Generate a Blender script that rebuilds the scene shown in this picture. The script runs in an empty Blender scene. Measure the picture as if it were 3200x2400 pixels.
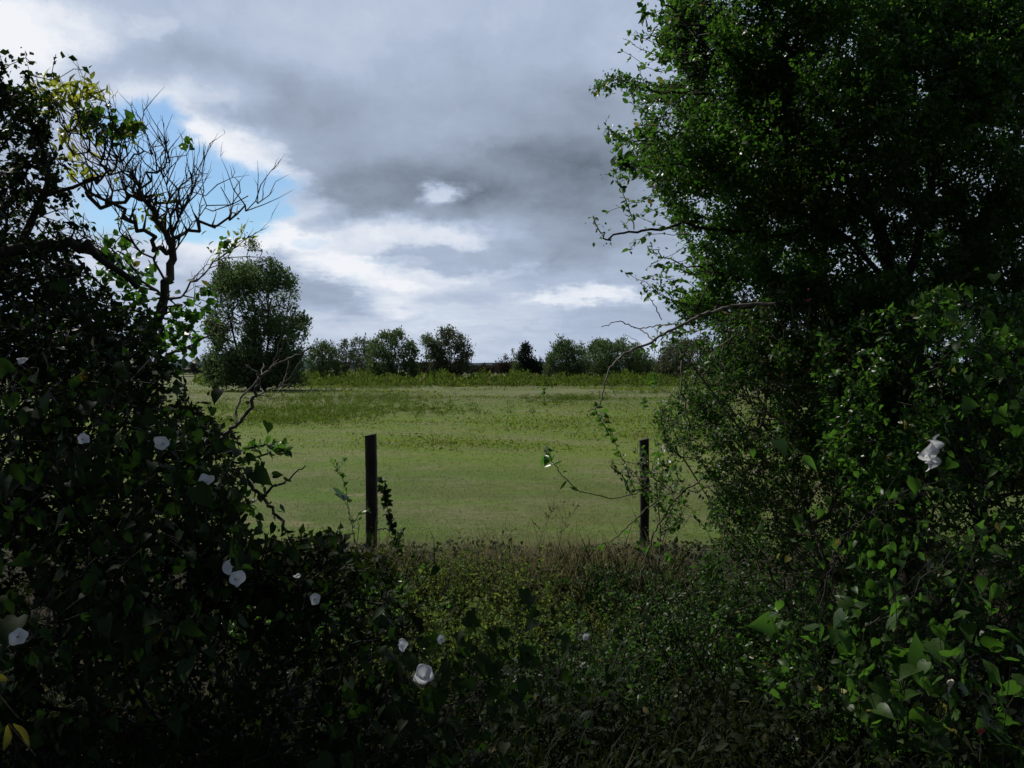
import bpy, math, random
import numpy as np
from mathutils import Vector, noise as mnoise

R = math.radians
rng = np.random.default_rng(7)
random.seed(7)

# ------------------------------------------------------------------ camera
F = 2489.0          # focal length measured in pixels of the 3200 px photograph
HOR = 1155.0        # its horizon row
PITCH = math.atan((1200 - HOR) / F)
CAMZ = 1.6
cam_d = bpy.data.cameras.new('camera')
cam = bpy.data.objects.new('camera', cam_d)
bpy.context.scene.collection.objects.link(cam)
cam_d.sensor_width = 36.0
cam_d.lens = 36.0 * F / 3200
cam_d.clip_start = 0.05
cam_d.clip_end = 9000
cam.location = (0, 0, CAMZ)
cam.rotation_euler = (R(90) - PITCH, 0, 0)
bpy.context.scene.camera = cam

SUN_AZ = -48.0      # degrees, left of the viewing direction (+Y)
SUN_EL = 48.0
SUN_STRENGTH = 3.6
vs = bpy.context.scene.view_settings
vs.view_transform = 'Standard'
vs.look = 'None'
vs.exposure = 0.0
vs.gamma = 1.0

# ------------------------------------------------------------------ world
world = bpy.data.worlds.new("World")
bpy.context.scene.world = world
world.use_nodes = True
def build_world():
    nt = world.node_tree
    nt.nodes.clear()
    N, L = nt.nodes, nt.links
    def math_(op, a, b=None, c=None, clamp=False):
        n = N.new('ShaderNodeMath'); n.operation = op; n.use_clamp = clamp
        for i, v in enumerate((a, b, c)):
            if v is None: continue
            if isinstance(v, (int, float)): n.inputs[i].default_value = v
            else: L.new(v, n.inputs[i])
        return n.outputs[0]
    def noise(vec, scale, detail=6, rough=0.55, dist=0.0):
        n = N.new('ShaderNodeTexNoise'); n.inputs['Scale'].default_value = scale
        n.inputs['Detail'].default_value = detail; n.inputs['Roughness'].default_value = rough
        n.inputs['Distortion'].default_value = dist
        L.new(vec, n.inputs['Vector']); return n
    def remap(v, a, b, c, d, smooth=False):
        n = N.new('ShaderNodeMapRange'); n.clamp = True
        if smooth: n.interpolation_type = 'SMOOTHSTEP'
        L.new(v, n.inputs['Value'])
        for k, x in zip(('From Min', 'From Max', 'To Min', 'To Max'), (a, b, c, d)): n.inputs[k].default_value = x
        return n.outputs[0]
    tc = N.new('ShaderNodeTexCoord')
    sep = N.new('ShaderNodeSeparateXYZ'); L.new(tc.outputs['Generated'], sep.inputs[0])
    X, Y, Z = sep.outputs
    az = math_('ARCTAN2', X, Y)
    el = math_('ARCSINE', Z)
    # cloud plane coordinates: clouds flatten towards the horizon
    zz = math_('ADD', math_('MAXIMUM', Z, 0.0), 0.16)
    cp = N.new('ShaderNodeCombineXYZ')
    L.new(math_('DIVIDE', X, zz), cp.inputs[0]); L.new(math_('DIVIDE', Y, zz), cp.inputs[1])
    ae = N.new('ShaderNodeCombineXYZ'); L.new(az, ae.inputs[0]); L.new(el, ae.inputs[1])
    # ragged distortion of the sky coordinates
    dn = noise(cp.outputs[0], 1.7, 7, 0.62)
    dn2 = noise(ae.outputs[0], 26.0, 5, 0.6)
    sub = N.new('ShaderNodeVectorMath'); sub.operation = 'SUBTRACT'; L.new(dn.outputs['Color'], sub.inputs[0]); sub.inputs[1].default_value = (.5, .5, .5)
    sub2 = N.new('ShaderNodeVectorMath'); sub2.operation = 'SUBTRACT'; L.new(dn2.outputs['Color'], sub2.inputs[0]); sub2.inputs[1].default_value = (.5, .5, .5)
    sc = N.new('ShaderNodeVectorMath'); sc.operation = 'MULTIPLY_ADD'; L.new(sub.outputs[0], sc.inputs[0]); sc.inputs[1].default_value = (.16, .07, 0); L.new(ae.outputs[0], sc.inputs[2])
    sc2 = N.new('ShaderNodeVectorMath'); sc2.operation = 'MULTIPLY_ADD'; L.new(sub2.outputs[0], sc2.inputs[0]); sc2.inputs[1].default_value = (.05, .03, 0); L.new(sc.outputs[0], sc2.inputs[2])
    AE = sc2.outputs[0]
    def blob(px, py, wx, wy, amp):
        a = math.atan((px - 1600) / F)
        e = math.atan(-(py - HOR) / F * math.cos(a))
        m = N.new('ShaderNodeMapping'); m.vector_type = 'TEXTURE'
        m.inputs['Location'].default_value = (a, e, 0)
        m.inputs['Scale'].default_value = (wx * 1.7 / F, wy * 1.7 / F, 1)
        L.new(AE, m.inputs[0])
        g = N.new('ShaderNodeTexGradient'); g.gradient_type = 'SPHERICAL'; L.new(m.outputs[0], g.inputs[0])
        s = remap(g.outputs['Fac'], 0.0, 0.75, 0, 1, True)
        return math_('MULTIPLY', s, amp)
    def total(blobs, start):
        acc = start
        for b in blobs: acc = math_('ADD', acc, blob(*b))
        return acc
    # where blue shows through
    holes = total([(455, 400, 130, 80, 1.2), (560, 500, 120, 70, .9), (720, 590, 160, 95, 1.4), (420, 640, 230, 110, 1.0), (600, 690, 160, 60, .8),
                   (20, 320, 90, 45, .6), (1225, 812, 80, 14, .55), (965, 748, 70, 20, .6), (1085, 880, 60, 24, .5),
                   (2300, 450, 160, 60, .5), (2500, 800, 200, 60, .4), (1500, 1010, 300, 14, .3)], remap(noise(cp.outputs[0], 1.1, 6, .6).outputs['Fac'], .62, .78, 0, .55))
    n3c = noise(AE, 11.0, 8, 0.62, 0.3)
    cover = math_('SUBTRACT', 1.0, remap(math_('ADD', holes, math_('MULTIPLY', math_('SUBTRACT', n3c.outputs['Fac'], .5), 1.3)), .28, 1.30, 0, .92, True), clamp=True)
    # how bright the cloud is
    n1 = noise(cp.outputs[0], 0.85, 8, 0.58, 0.25)
    n2 = noise(AE, 9.0, 8, 0.6, 0.2)
    base = math_('ADD', math_('MULTIPLY', remap(n1.outputs['Fac'], .30, .70, 0, 1), 0.13), math_('MULTIPLY', remap(n2.outputs['Fac'], .3, .7, 0, 1), 0.13))
    base = math_('ADD', base, 0.36)
    shade = total([(1500, 400, 620, 130, -0.102), (1150, 600, 330, 72, -0.197), (1500, 560, 420, 90, -0.085), (1790, 640, 330, 130, -0.171), (1850, 420, 230, 160, -0.102),
                   (1000, 920, 150, 65, -0.136), (1880, 800, 240, 60, -0.085), (420, 170, 330, 60, -0.085), (850, 330, 130, 70, -0.060), (1650, 830, 230, 40, -0.068),
                   (2000, 1010, 330, 50, -0.102), (1050, 320, 200, 60, -0.026),
                   (130, 70, 240, 60, .30), (60, 190, 160, 80, .24), (560, 270, 200, 50, .16), (640, 420, 170, 45, .30), (780, 520, 70, 35, .26), (880, 640, 100, 40, .2),
                   (800, 90, 260, 70, .10), (1200, 30, 400, 50, .06),
                   (1375, 622, 60, 30, .30), (850, 725, 110, 34, .26), (1060, 815, 130, 46, .28), (1270, 730, 260, 34, .24), (1330, 880, 230, 44, .22),
                   (1820, 935, 170, 26, .24), (1200, 930, 120, 40, .22), (1500, 970, 300, 28, .14), (330, 880, 200, 90, .05), (1350, 1080, 900, 70, .13), (1500, 1000, 700, 60, .05), (640, 770, 120, 70, .3)], base)
    n3 = noise(AE, 15.0, 9, 0.62, 0.3)
    puffs = total([(1375, 620, 52, 26, 1.1), (830, 735, 150, 42, 1.0), (1060, 815, 150, 44, 1.0), (1280, 745, 240, 30, .8), (1820, 935, 170, 24, .95), (690, 450, 150, 42, 1.0), (560, 300, 190, 44, .8), (850, 530, 70, 60, .8),
                   (110, 90, 190, 60, .9), (520, 100, 60, 34, .8), (1250, 880, 230, 30, .7), (1520, 850, 240, 22, .6), (40, 190, 120, 50, .9), (1180, 960, 60, 30, .7), (320, 830, 120, 50, .6)],
                  math_('MULTIPLY', math_('SUBTRACT', n3.outputs['Fac'], .5), 1.5))
    shade = math_('ADD', shade, remap(puffs, .22, .80, 0, .13, True))
    shade = math_('ADD', shade, remap(puffs, .62, 1.2, 0, .10, True))
    rim = math_('MULTIPLY', remap(holes, .0, .30, 0, 1, True), .09)
    shade = math_('ADD', shade, rim)
    n4 = noise(cp.outputs[0], 3.2, 9, 0.6, 0.3)
    shade = math_('ADD', shade, math_('MULTIPLY', math_('SUBTRACT', n4.outputs['Fac'], .5), .22))
    # unseen sky behind and overhead, dimmed to keep the foreground dark
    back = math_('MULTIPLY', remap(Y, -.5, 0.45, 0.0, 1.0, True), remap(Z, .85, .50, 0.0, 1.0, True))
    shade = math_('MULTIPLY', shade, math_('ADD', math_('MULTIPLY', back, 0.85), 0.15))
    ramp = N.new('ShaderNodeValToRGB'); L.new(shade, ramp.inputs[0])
    cr = ramp.color_ramp
    cr.elements[0].position = 0.0; cr.elements[0].color = (.05, .062, .085, 1)
    cr.elements[1].position = 1.0; cr.elements[1].color = (.88, .90, .95, 1)
    for p, c in ((.16, (.19, .235, .30)), (.34, (.32, .385, .50)), (.52, (.43, .51, .66)), (.75, (.62, .69, .81))):
        e = cr.elements.new(p); e.color = (*c, 1)
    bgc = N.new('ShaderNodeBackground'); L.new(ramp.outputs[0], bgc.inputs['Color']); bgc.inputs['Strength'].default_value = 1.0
    sky = N.new('ShaderNodeTexSky'); sky.sky_type = 'NISHITA'; sky.sun_disc = False
    sky.sun_elevation = R(SUN_EL); sky.sun_rotation = R(SUN_AZ)
    sky.air_density = 1.2; sky.dust_density = 0.2; sky.ozone_density = 3.0
    bgs = N.new('ShaderNodeBackground'); tn = N.new('ShaderNodeMix'); tn.data_type = 'RGBA'; tn.blend_type = 'MULTIPLY'; tn.inputs[0].default_value = 1; L.new(sky.outputs[0], tn.inputs[6]); tn.inputs[7].default_value = (.84, .98, 1.06, 1); L.new(tn.outputs[2], bgs.inputs['Color']); bgs.inputs['Strength'].default_value = 0.10
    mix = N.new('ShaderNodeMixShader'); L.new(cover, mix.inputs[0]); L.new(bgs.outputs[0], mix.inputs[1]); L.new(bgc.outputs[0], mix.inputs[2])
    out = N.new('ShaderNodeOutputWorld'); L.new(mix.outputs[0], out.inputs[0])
build_world()

sd = bpy.data.lights.new('sun', 'SUN'); sd.energy = SUN_STRENGTH; sd.angle = R(0.6); sd.color = (1.0, 0.95, 0.86)
sun = bpy.data.objects.new('sun', sd); bpy.context.scene.collection.objects.link(sun)
_a, _e = R(SUN_AZ), R(SUN_EL)
SUNV = Vector((math.sin(_a) * math.cos(_e), math.cos(_a) * math.cos(_e), math.sin(_e)))
sun.rotation_euler = SUNV.to_track_quat('Z', 'Y').to_euler()
sun.location = SUNV * 60

# ------------------------------------------------------------------ helpers
C = bpy.context.scene.collection
def P(px, py, Y):
    """world point seen at photo pixel (px,py) at a distance Y in front of the camera"""
    u, v = (px - 1600) / F, -(py - 1200) / F
    d = np.array([u, math.cos(PITCH) + v * math.sin(PITCH), -math.sin(PITCH) + v * math.cos(PITCH)])
    return d / d[1] * Y + np.array([0, 0, CAMZ])
def PV(px, py, Y):
    px, py, Y = np.broadcast_arrays(np.asarray(px, float), np.asarray(py, float), np.asarray(Y, float))
    u, v = (px - 1600) / F, -(py - 1200) / F
    d = np.stack([u, math.cos(PITCH) + v * math.sin(PITCH), -math.sin(PITCH) + v * math.cos(PITCH)], -1)
    return d / d[..., 1:2] * Y[..., None] + np.array([0, 0, CAMZ])

def tag(o, label=None, cat=None, group=None, kind=None):
    if label: o['label'] = label
    if cat: o['category'] = cat
    if group: o['group'] = group
    if kind: o['kind'] = kind
    return o
def thing(name, loc, label, cat, group=None):
    o = bpy.data.objects.new(name, None); o.empty_display_size = 0.1
    C.objects.link(o); o.location = [float(a) for a in loc]
    return tag(o, label, cat, group)
def mesh_np(name, verts, faces, mat, parent=None, smooth=False):
    """verts (n,3), faces (m,k) all of one size; vertices are in world space"""
    verts = np.asarray(verts, np.float64)
    if parent is not None: verts = verts - np.array(parent.location)
    faces = np.asarray(faces, np.int32)
    me = bpy.data.meshes.new(name)
    me.vertices.add(len(verts)); me.vertices.foreach_set('co', verts.astype(np.float32).ravel())
    k = faces.shape[1]
    me.loops.add(faces.size); me.loops.foreach_set('vertex_index', faces.ravel())
    me.polygons.add(len(faces))
    me.polygons.foreach_set('loop_start', np.arange(0, faces.size, k, dtype=np.int32))
    me.polygons.foreach_set('loop_total', np.full(len(faces), k, np.int32))
    if smooth: me.polygons.foreach_set('use_smooth', np.ones(len(faces), bool))
    me.update(calc_edges=True)
    me.materials.append(mat)
    o = bpy.data.objects.new(name, me); C.objects.link(o)
    if parent is not None: o.parent = parent
    return o
def unit(v):
    n = np.linalg.norm(v, axis=-1, keepdims=True); return v / np.maximum(n, 1e-9)
class Geo:
    """collects triangles/quads as triangles"""
    def __init__(s): s.v, s.f, s.n = [], [], 0
    def add(s, v, f):
        v = np.asarray(v).reshape(-1, 3); f = np.asarray(f)
        if f.shape[-1] == 4: f = np.concatenate([f[:, [0, 1, 2]], f[:, [0, 2, 3]]])
        s.v.append(v); s.f.append(f + s.n); s.n += len(v)
    def build(s, name, mat, parent=None, smooth=False):
        if not s.v: return None
        return mesh_np(name, np.concatenate(s.v), np.concatenate(s.f), mat, parent, smooth)

def leaf_template(stations, fold=0.25, droop=0.2, notch=0.0):
    """stations: (t, halfwidth) inner stations between base and tip"""
    v = [(0, 0, 0)]; f = []
    z = lambda t: -droop * t * t
    for t, w in stations:
        v += [(t, 0, z(t)), (t - (notch if t < .25 else 0), w, z(t) + fold * w), (t - (notch if t < .25 else 0), -w, z(t) + fold * w)]
    v.append((1, 0, z(1)))
    n = len(stations)
    f += [(0, 1, 2), (0, 3, 1)]
    for i in range(n - 1):
        a, b = 1 + 3 * i, 4 + 3 * i
        f += [(a, b, b + 1), (a, b + 1, a + 1), (a, a + 2, b + 2), (a, b + 2, b)]
    a = 1 + 3 * (n - 1); T = len(v) - 1
    f += [(a, T, a + 1), (a, a + 2, T)]
    return np.array(v, float), np.array(f)
DIAMOND = (np.array([(0, 0, 0), (.48, .30, .06), (1, 0, -.05), (.52, -.30, .06)]), np.array([(0, 2, 1), (0, 3, 2)]))
OVAL = leaf_template([(.3, .27), (.68, .24)], .3, .18)
LONG = leaf_template([(.2, .10), (.5, .13), (.8, .08)], .3, .35)
SIMPLE = leaf_template([(.45, .27)], .3, .15)
HEART = leaf_template([(.02, .17), (.10, .34), (.25, .40), (.45, .34), (.66, .21), (.85, .08)], .22, .28, .13)
LOBED = leaf_template([(.12, .22), (.26, .40), (.38, .24), (.55, .42), (.68, .2), (.85, .16)], .2, .2, .04)
BLADE = (np.array([(0, -.02, 0), (0, .02, 0), (.5, .016, -.05), (.5, -.016, -.05), (1, 0, -.3)]), np.array([(0, 1, 2), (0, 2, 3), (3, 2, 4)]))
def leaves(geo, tmpl, p, d, n, s, w=1.0, curl=0.5):
    V, Fc = tmpl
    p, d, n = map(np.asarray, (p, d, n)); m = len(p)
    if m == 0: return
    s = np.broadcast_to(s, (m,)).astype(float); w = np.broadcast_to(w, (m,)).astype(float)
    d = unit(d); b = unit(np.cross(n, d)); nn = np.cross(d, b)
    zz = V[None, :, 2] * (1 + curl * rng.normal(size=(m, 1)))
    out = p[:, None] + s[:, None, None] * (V[None, :, 0, None] * d[:, None] + (V[None, :, 1, None] * w[:, None, None]) * b[:, None] + zz[..., None] * nn[:, None])
    f = (Fc[None] + (np.arange(m) * len(V))[:, None, None]).reshape(-1, 3)
    geo.add(out.reshape(-1, 3), f)
def rv(m): return unit(rng.normal(size=(m, 3)))
def frustums(geo, a, b, ra, rb, k=4):
    """separate tapered tubes a->b"""
    a, b = np.asarray(a), np.asarray(b); m = len(a)
    if m == 0: return
    d = unit(b - a); h = np.where(np.abs(d[:, 2:3]) > .9, np.array([[1., 0, 0]]), np.array([[0, 0, 1.]]))
    x = unit(np.cross(d, h)); y = np.cross(d, x)
    th = np.arange(k) * 2 * math.pi / k
    ring = np.cos(th)[None, :, None] * x[:, None] + np.sin(th)[None, :, None] * y[:, None]
    A = a[:, None] + ring * np.reshape(ra, (-1, 1, 1)) - 0.3 * d[:, None] * np.reshape(ra, (-1, 1, 1))
    B = b[:, None] + ring * np.reshape(rb, (-1, 1, 1)) + 0.3 * d[:, None] * np.reshape(rb, (-1, 1, 1))
    v = np.concatenate([A, B], 1)
    i = np.arange(k); j = (i + 1) % k
    f = np.stack([i, j, j + k, i + k], 1)
    f = (f[None] + (np.arange(m) * 2 * k)[:, None, None]).reshape(-1, 4)
    geo.add(v, f)
def tube(geo, pts, radii, k=8, wob=0.0):
    pts = np.asarray(pts, float); m = len(pts); radii = np.broadcast_to(radii, (m,))
    t = np.gradient(pts, axis=0); t = unit(t)
    ref = np.array([0.3, 0.9, 0.2])
    x = unit(np.cross(t, ref)); y = np.cross(t, x)
    th = np.arange(k) * 2 * math.pi / k
    rr = radii[:, None] * (1 + wob * rng.normal(size=(m, k)))
    v = pts[:, None] + (np.cos(th)[None, :, None] * x[:, None] + np.sin(th)[None, :, None] * y[:, None]) * rr[..., None]
    f = []
    for i in range(m - 1):
        for j in range(k):
            j2 = (j + 1) % k
            f.append((i * k + j, i * k + j2, (i + 1) * k + j2, (i + 1) * k + j))
    v = v.reshape(-1, 3)
    geo.add(v, np.array(f))
    geo.add(np.concatenate([v[-k:], pts[-1:] + t[-1:] * radii[-1]]), np.array([(j, (j + 1) % k, k) for j in range(k)]))
def smooth_path(pts, sub=4, jit=0.0):
    """Catmull-Rom"""
    pts = np.asarray(pts, float)
    if len(pts) < 3:
        t = np.linspace(0, 1, sub + 1)[:, None]; out = pts[0] * (1 - t) + pts[-1] * t
    else:
        q = np.concatenate([2 * pts[:1] - pts[1:2], pts, 2 * pts[-1:] - pts[-2:-1]]); out = []
        for i in range(1, len(q) - 2):
            for s in range(sub):
                t = s / sub
                out.append(.5 * ((2 * q[i]) + (-q[i - 1] + q[i + 1]) * t + (2 * q[i - 1] - 5 * q[i] + 4 * q[i + 1] - q[i + 2]) * t * t + (-q[i - 1] + 3 * q[i] - 3 * q[i + 1] + q[i + 2]) * t ** 3))
        out.append(pts[-1]); out = np.array(out)
    if jit: out[1:-1] += rng.normal(size=out[1:-1].shape) * jit
    return out
def inpoly(px, py, poly):
    px, py = np.asarray(px), np.asarray(py); r = np.zeros(px.shape, bool); j = len(poly) - 1
    for i in range(len(poly)):
        xi, yi = poly[i]; xj, yj = poly[j]
        c = ((yi > py) != (yj > py)) & (px < (xj - xi) * (py - yi) / ((yj - yi) or 1e-9) + xi)
        r ^= c; j = i
    return r
def edgedist(px, py, poly):
    best = np.full(px.shape, 1e9)
    for i in range(len(poly)):
        a = np.array(poly[i], float); b = np.array(poly[(i + 1) % len(poly)], float)
        ab = b - a; L2 = max((ab ** 2).sum(), 1e-9)
        t = np.clip(((px - a[0]) * ab[0] + (py - a[1]) * ab[1]) / L2, 0, 1)
        best = np.minimum(best, np.hypot(px - a[0] - t * ab[0], py - a[1] - t * ab[1]))
    return best
def vnoise(p, scale, off=0.0):
    return np.array([mnoise.noise(Vector((float(q[0]) * scale + off, float(q[1]) * scale, float(q[2]) * scale))) for q in p])
def fill(poly, n, yc, half, edge=120.0, gap=0.0, gscale=2.0, off=0.0, zmin=-9):
    """points through a rounded body whose silhouette is poly; body is centred at distance yc and
    half-thick 'half' in its middle, thinning towards its outline"""
    poly = [tuple(p) for p in poly]
    xs = [p[0] for p in poly]; ys = [p[1] for p in poly]
    out = []; got = 0
    while got < n:
        m = int((n - got) * 2.5) + 50
        px = rng.uniform(min(xs), max(xs), m); py = rng.uniform(min(ys), max(ys), m)
        k = inpoly(px, py, poly); px, py = px[k], py[k]
        e = np.clip(edgedist(px, py, poly) / edge, 0, 1)
        h = half * np.sqrt(np.clip(1 - (1 - e) ** 2, .03, 1))
        Y = yc + rng.uniform(-1, 1, len(px)) * h
        keep = rng.random(len(px)) < (Y / (yc + half)) ** 2
        p = PV(px[keep], py[keep], Y[keep])
        p = p[p[:, 2] > zmin]
        if gap > 0 and len(p):
            g = vnoise(p, gscale, off)
            p = p[g + rng.normal(size=len(p)) * .12 > gap * .5 - .25]
        out.append(p); got += len(p)
    return np.concatenate(out)[:n]

class Skeleton:
    def __init__(s): s.pos, s.par, s.fix, s.path = [], [], [], []
    def add(s, p, par, fixr=0.0):
        s.pos.append(np.asarray(p, float)); s.par.append(par); s.fix.append(fixr)
        s.path.append(0 if par < 0 else s.path[par] + np.linalg.norm(s.pos[-1] - s.pos[par]))
        return len(s.pos) - 1
    def limb(s, pts, r0, r1, start=-1, sub=3, jit=0.01):
        q = smooth_path(pts, sub, jit); last = start
        for i, p in enumerate(q):
            last = s.add(p, last, r0 + (r1 - r0) * i / max(1, len(q) - 1))
        return last
    def nearest(s, p):
        return int(np.argmin(np.linalg.norm(np.array(s.pos) - p, axis=1)))
    def limb_from(s, pts, r0, r1, **k):
        i = s.nearest(np.asarray(pts[0])); return s.limb(pts, r0, r1, start=i, **k)
    def grow(s, targets, pathw=0.25, maxstep=0.3, jit=0.12):
        t = np.asarray(targets); n0 = len(s.pos)
        base = np.array(s.pos)
        d0 = np.min(np.linalg.norm(t[:, None] - base[None, ::max(1, len(base) // 60)], axis=2), axis=1)
        t = t[np.argsort(d0)]
        cap = n0 + len(t) * 6
        A = np.zeros((cap, 3)); A[:n0] = base; PL = np.zeros(cap); PL[:n0] = s.path; n = n0
        for q in t:
            dv = A[:n] - q
            dist = np.sqrt((dv * dv).sum(1))
            i = int(np.argmin(dist + pathw * PL[:n]))
            D = dist[i]
            if D < 1e-3: continue
            steps = min(5, max(1, int(math.ceil(D / maxstep))))
            a = A[i].copy(); par = i
            for k in range(1, steps + 1):
                pnew = a + (q - a) * (k / steps)
                if k < steps: pnew = pnew + rng.normal(size=3) * jit * D / steps
                if n >= cap: break
                s.pos.append(pnew); s.par.append(par); s.fix.append(0.0)
                PL[n] = PL[par] + np.linalg.norm(pnew - A[par]); s.path.append(PL[n]); A[n] = pnew
                par = n; n += 1
    def finish(s, rtip=0.002, expo=0.42, rmax=0.08):
        n = len(s.pos); cnt = np.zeros(n, int)
        haschild = np.zeros(n, bool)
        for i in range(n - 1, -1, -1):
            cnt[i] = max(cnt[i], 0) + (0 if haschild[i] else 1)
            if s.par[i] >= 0: cnt[s.par[i]] += cnt[i]; haschild[s.par[i]] = True
        s.cnt = cnt
        r = np.minimum(rtip * np.maximum(cnt, 1) ** expo, rmax)
        fx = np.array(s.fix); s.r = np.where(fx > 0, fx, r)
        P_ = np.array(s.pos); par = np.array(s.par); k = par >= 0
        s.a, s.b = P_[par[k]], P_[k]; s.rb = s.r[k]
        s.ra = np.where(fx[par[k]] > 0, np.minimum(s.r[par[k]], np.where(fx[k] > 0, 9, s.rb * 1.6)), s.r[par[k]])
        s.c = cnt[k]; s.isfix = fx[k] > 0
        return s
    def wood(s, geo, thick=0.012):
        big = s.rb > thick
        frustums(geo, s.a[big], s.b[big], s.ra[big], s.rb[big], 7)
        frustums(geo, s.a[~big], s.b[~big], s.ra[~big], s.rb[~big], 3)
    def leafpos(s, per_m, maxcnt=8, spread=0.03, clump=0):
        k = (s.c <= maxcnt) & (~s.isfix | (s.rb < .006))
        a, b = s.a[k], s.b[k]; ln = np.linalg.norm(b - a, axis=1)
        if clump:
            mid = (a + b) / 2; nz_ = vnoise(mid, clump, 5.0); num = rng.poisson(ln * per_m * np.clip(.75 + 2.6 * nz_, .12, 2.2))
        else: num = rng.poisson(ln * per_m)
        idx = np.repeat(np.arange(len(a)), num)
        t = rng.random(len(idx))[:, None]
        p = a[idx] * (1 - t) + b[idx] * t + rng.normal(size=(len(idx), 3)) * spread
        d = unit(b[idx] - a[idx])
        return p, d

# ------------------------------------------------------------------ materials
def new_mat(name):
    m = bpy.data.materials.new(name); m.use_nodes = True; m.node_tree.nodes.clear(); return m
def mixcol(N, L, fac, a, b):
    n = N.new('ShaderNodeMix'); n.data_type = 'RGBA'
    if isinstance(fac, float): n.inputs[0].default_value = fac
    else: L.new(fac, n.inputs[0])
    for k, v in ((6, a), (7, b)):
        if isinstance(v, tuple): n.inputs[k].default_value = (*v, 1)
        else: L.new(v, n.inputs[k])
    return n.outputs[2]
def leaf_mat(name, dark, light, trans, yellow=None, yfrac=0.04, tw=0.4, rough=0.38, spec=0.3, nscale=1.5):
    m = new_mat(name); N, L = m.node_tree.nodes, m.node_tree.links
    g = N.new('ShaderNodeNewGeometry'); tc = N.new('ShaderNodeTexCoord')
    nz = N.new('ShaderNodeTexNoise'); nz.inputs['Scale'].default_value = nscale; nz.inputs['Detail'].default_value = 3
    L.new(tc.outputs['Object'], nz.inputs['Vector'])
    ad = N.new('ShaderNodeMath'); ad.operation = 'MULTIPLY_ADD'; L.new(nz.outputs['Fac'], ad.inputs[0]); ad.inputs[1].default_value = 0.9
    sub = N.new('ShaderNodeMath'); sub.operation = 'MULTIPLY_ADD'; L.new(g.outputs['Random Per Island'], sub.inputs[0]); sub.inputs[1].default_value = .8; sub.inputs[2].default_value = -.35
    L.new(sub.outputs[0], ad.inputs[2]); ad.use_clamp = True
    col = mixcol(N, L, ad.outputs[0], dark, light)
    tcol = mixcol(N, L, ad.outputs[0], tuple(c * .7 for c in trans), trans)
    if yellow:
        st = N.new('ShaderNodeMath'); st.operation = 'GREATER_THAN'; L.new(g.outputs['Random Per Island'], st.inputs[0]); st.inputs[1].default_value = 1 - yfrac
        col = mixcol(N, L, st.outputs[0], col, yellow); tcol = mixcol(N, L, st.outputs[0], tcol, yellow)
    bl = N.new('ShaderNodeTexNoise'); bl.inputs['Scale'].default_value = 70 if nscale > 1 else 3; bl.inputs['Detail'].default_value = 4; L.new(tc.outputs['Object'], bl.inputs['Vector'])
    br = N.new('ShaderNodeMapRange'); L.new(bl.outputs['Fac'], br.inputs[0]); br.inputs[1].default_value = .45; br.inputs[2].default_value = .72; br.inputs[4].default_value = .7
    col = mixcol(N, L, br.outputs[0], col, tuple(c * .45 for c in dark))
    pb = N.new('ShaderNodeBsdfPrincipled'); L.new(col, pb.inputs['Base Color'])
    pb.inputs['Roughness'].default_value = rough; pb.inputs['Specular IOR Level'].default_value = spec
    tr = N.new('ShaderNodeBsdfTranslucent'); L.new(tcol, tr.inputs['Color'])
    mx = N.new('ShaderNodeMixShader'); mx.inputs[0].default_value = tw
    L.new(pb.outputs[0], mx.inputs[1]); L.new(tr.outputs[0], mx.inputs[2])
    o = N.new('ShaderNodeOutputMaterial'); L.new(mx.outputs[0], o.inputs[0])
    return m
def bark_mat(name, a, b, scale=30, rough=0.85, bump=0.4):
    m = new_mat(name); N, L = m.node_tree.nodes, m.node_tree.links
    tc = N.new('ShaderNodeTexCoord'); mp = N.new('ShaderNodeMapping'); mp.inputs['Scale'].default_value = (1, 1, .3); L.new(tc.outputs['Object'], mp.inputs[0])
    nz = N.new('ShaderNodeTexNoise'); nz.inputs['Scale'].default_value = scale; nz.inputs['Detail'].default_value = 5; L.new(mp.outputs[0], nz.inputs['Vector'])
    rp = N.new('ShaderNodeMapRange'); L.new(nz.outputs['Fac'], rp.inputs[0]); rp.inputs[1].default_value = .35; rp.inputs[2].default_value = .65
    col = mixcol(N, L, rp.outputs[0], a, b)
    pb = N.new('ShaderNodeBsdfPrincipled'); L.new(col, pb.inputs['Base Color']); pb.inputs['Roughness'].default_value = rough
    bp = N.new('ShaderNodeBump'); bp.inputs['Strength'].default_value = bump; bp.inputs['Distance'].default_value = .004; L.new(nz.outputs['Fac'], bp.inputs['Height']); L.new(bp.outputs[0], pb.inputs['Normal'])
    o = N.new('ShaderNodeOutputMaterial'); L.new(pb.outputs[0], o.inputs[0]); return m
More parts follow.
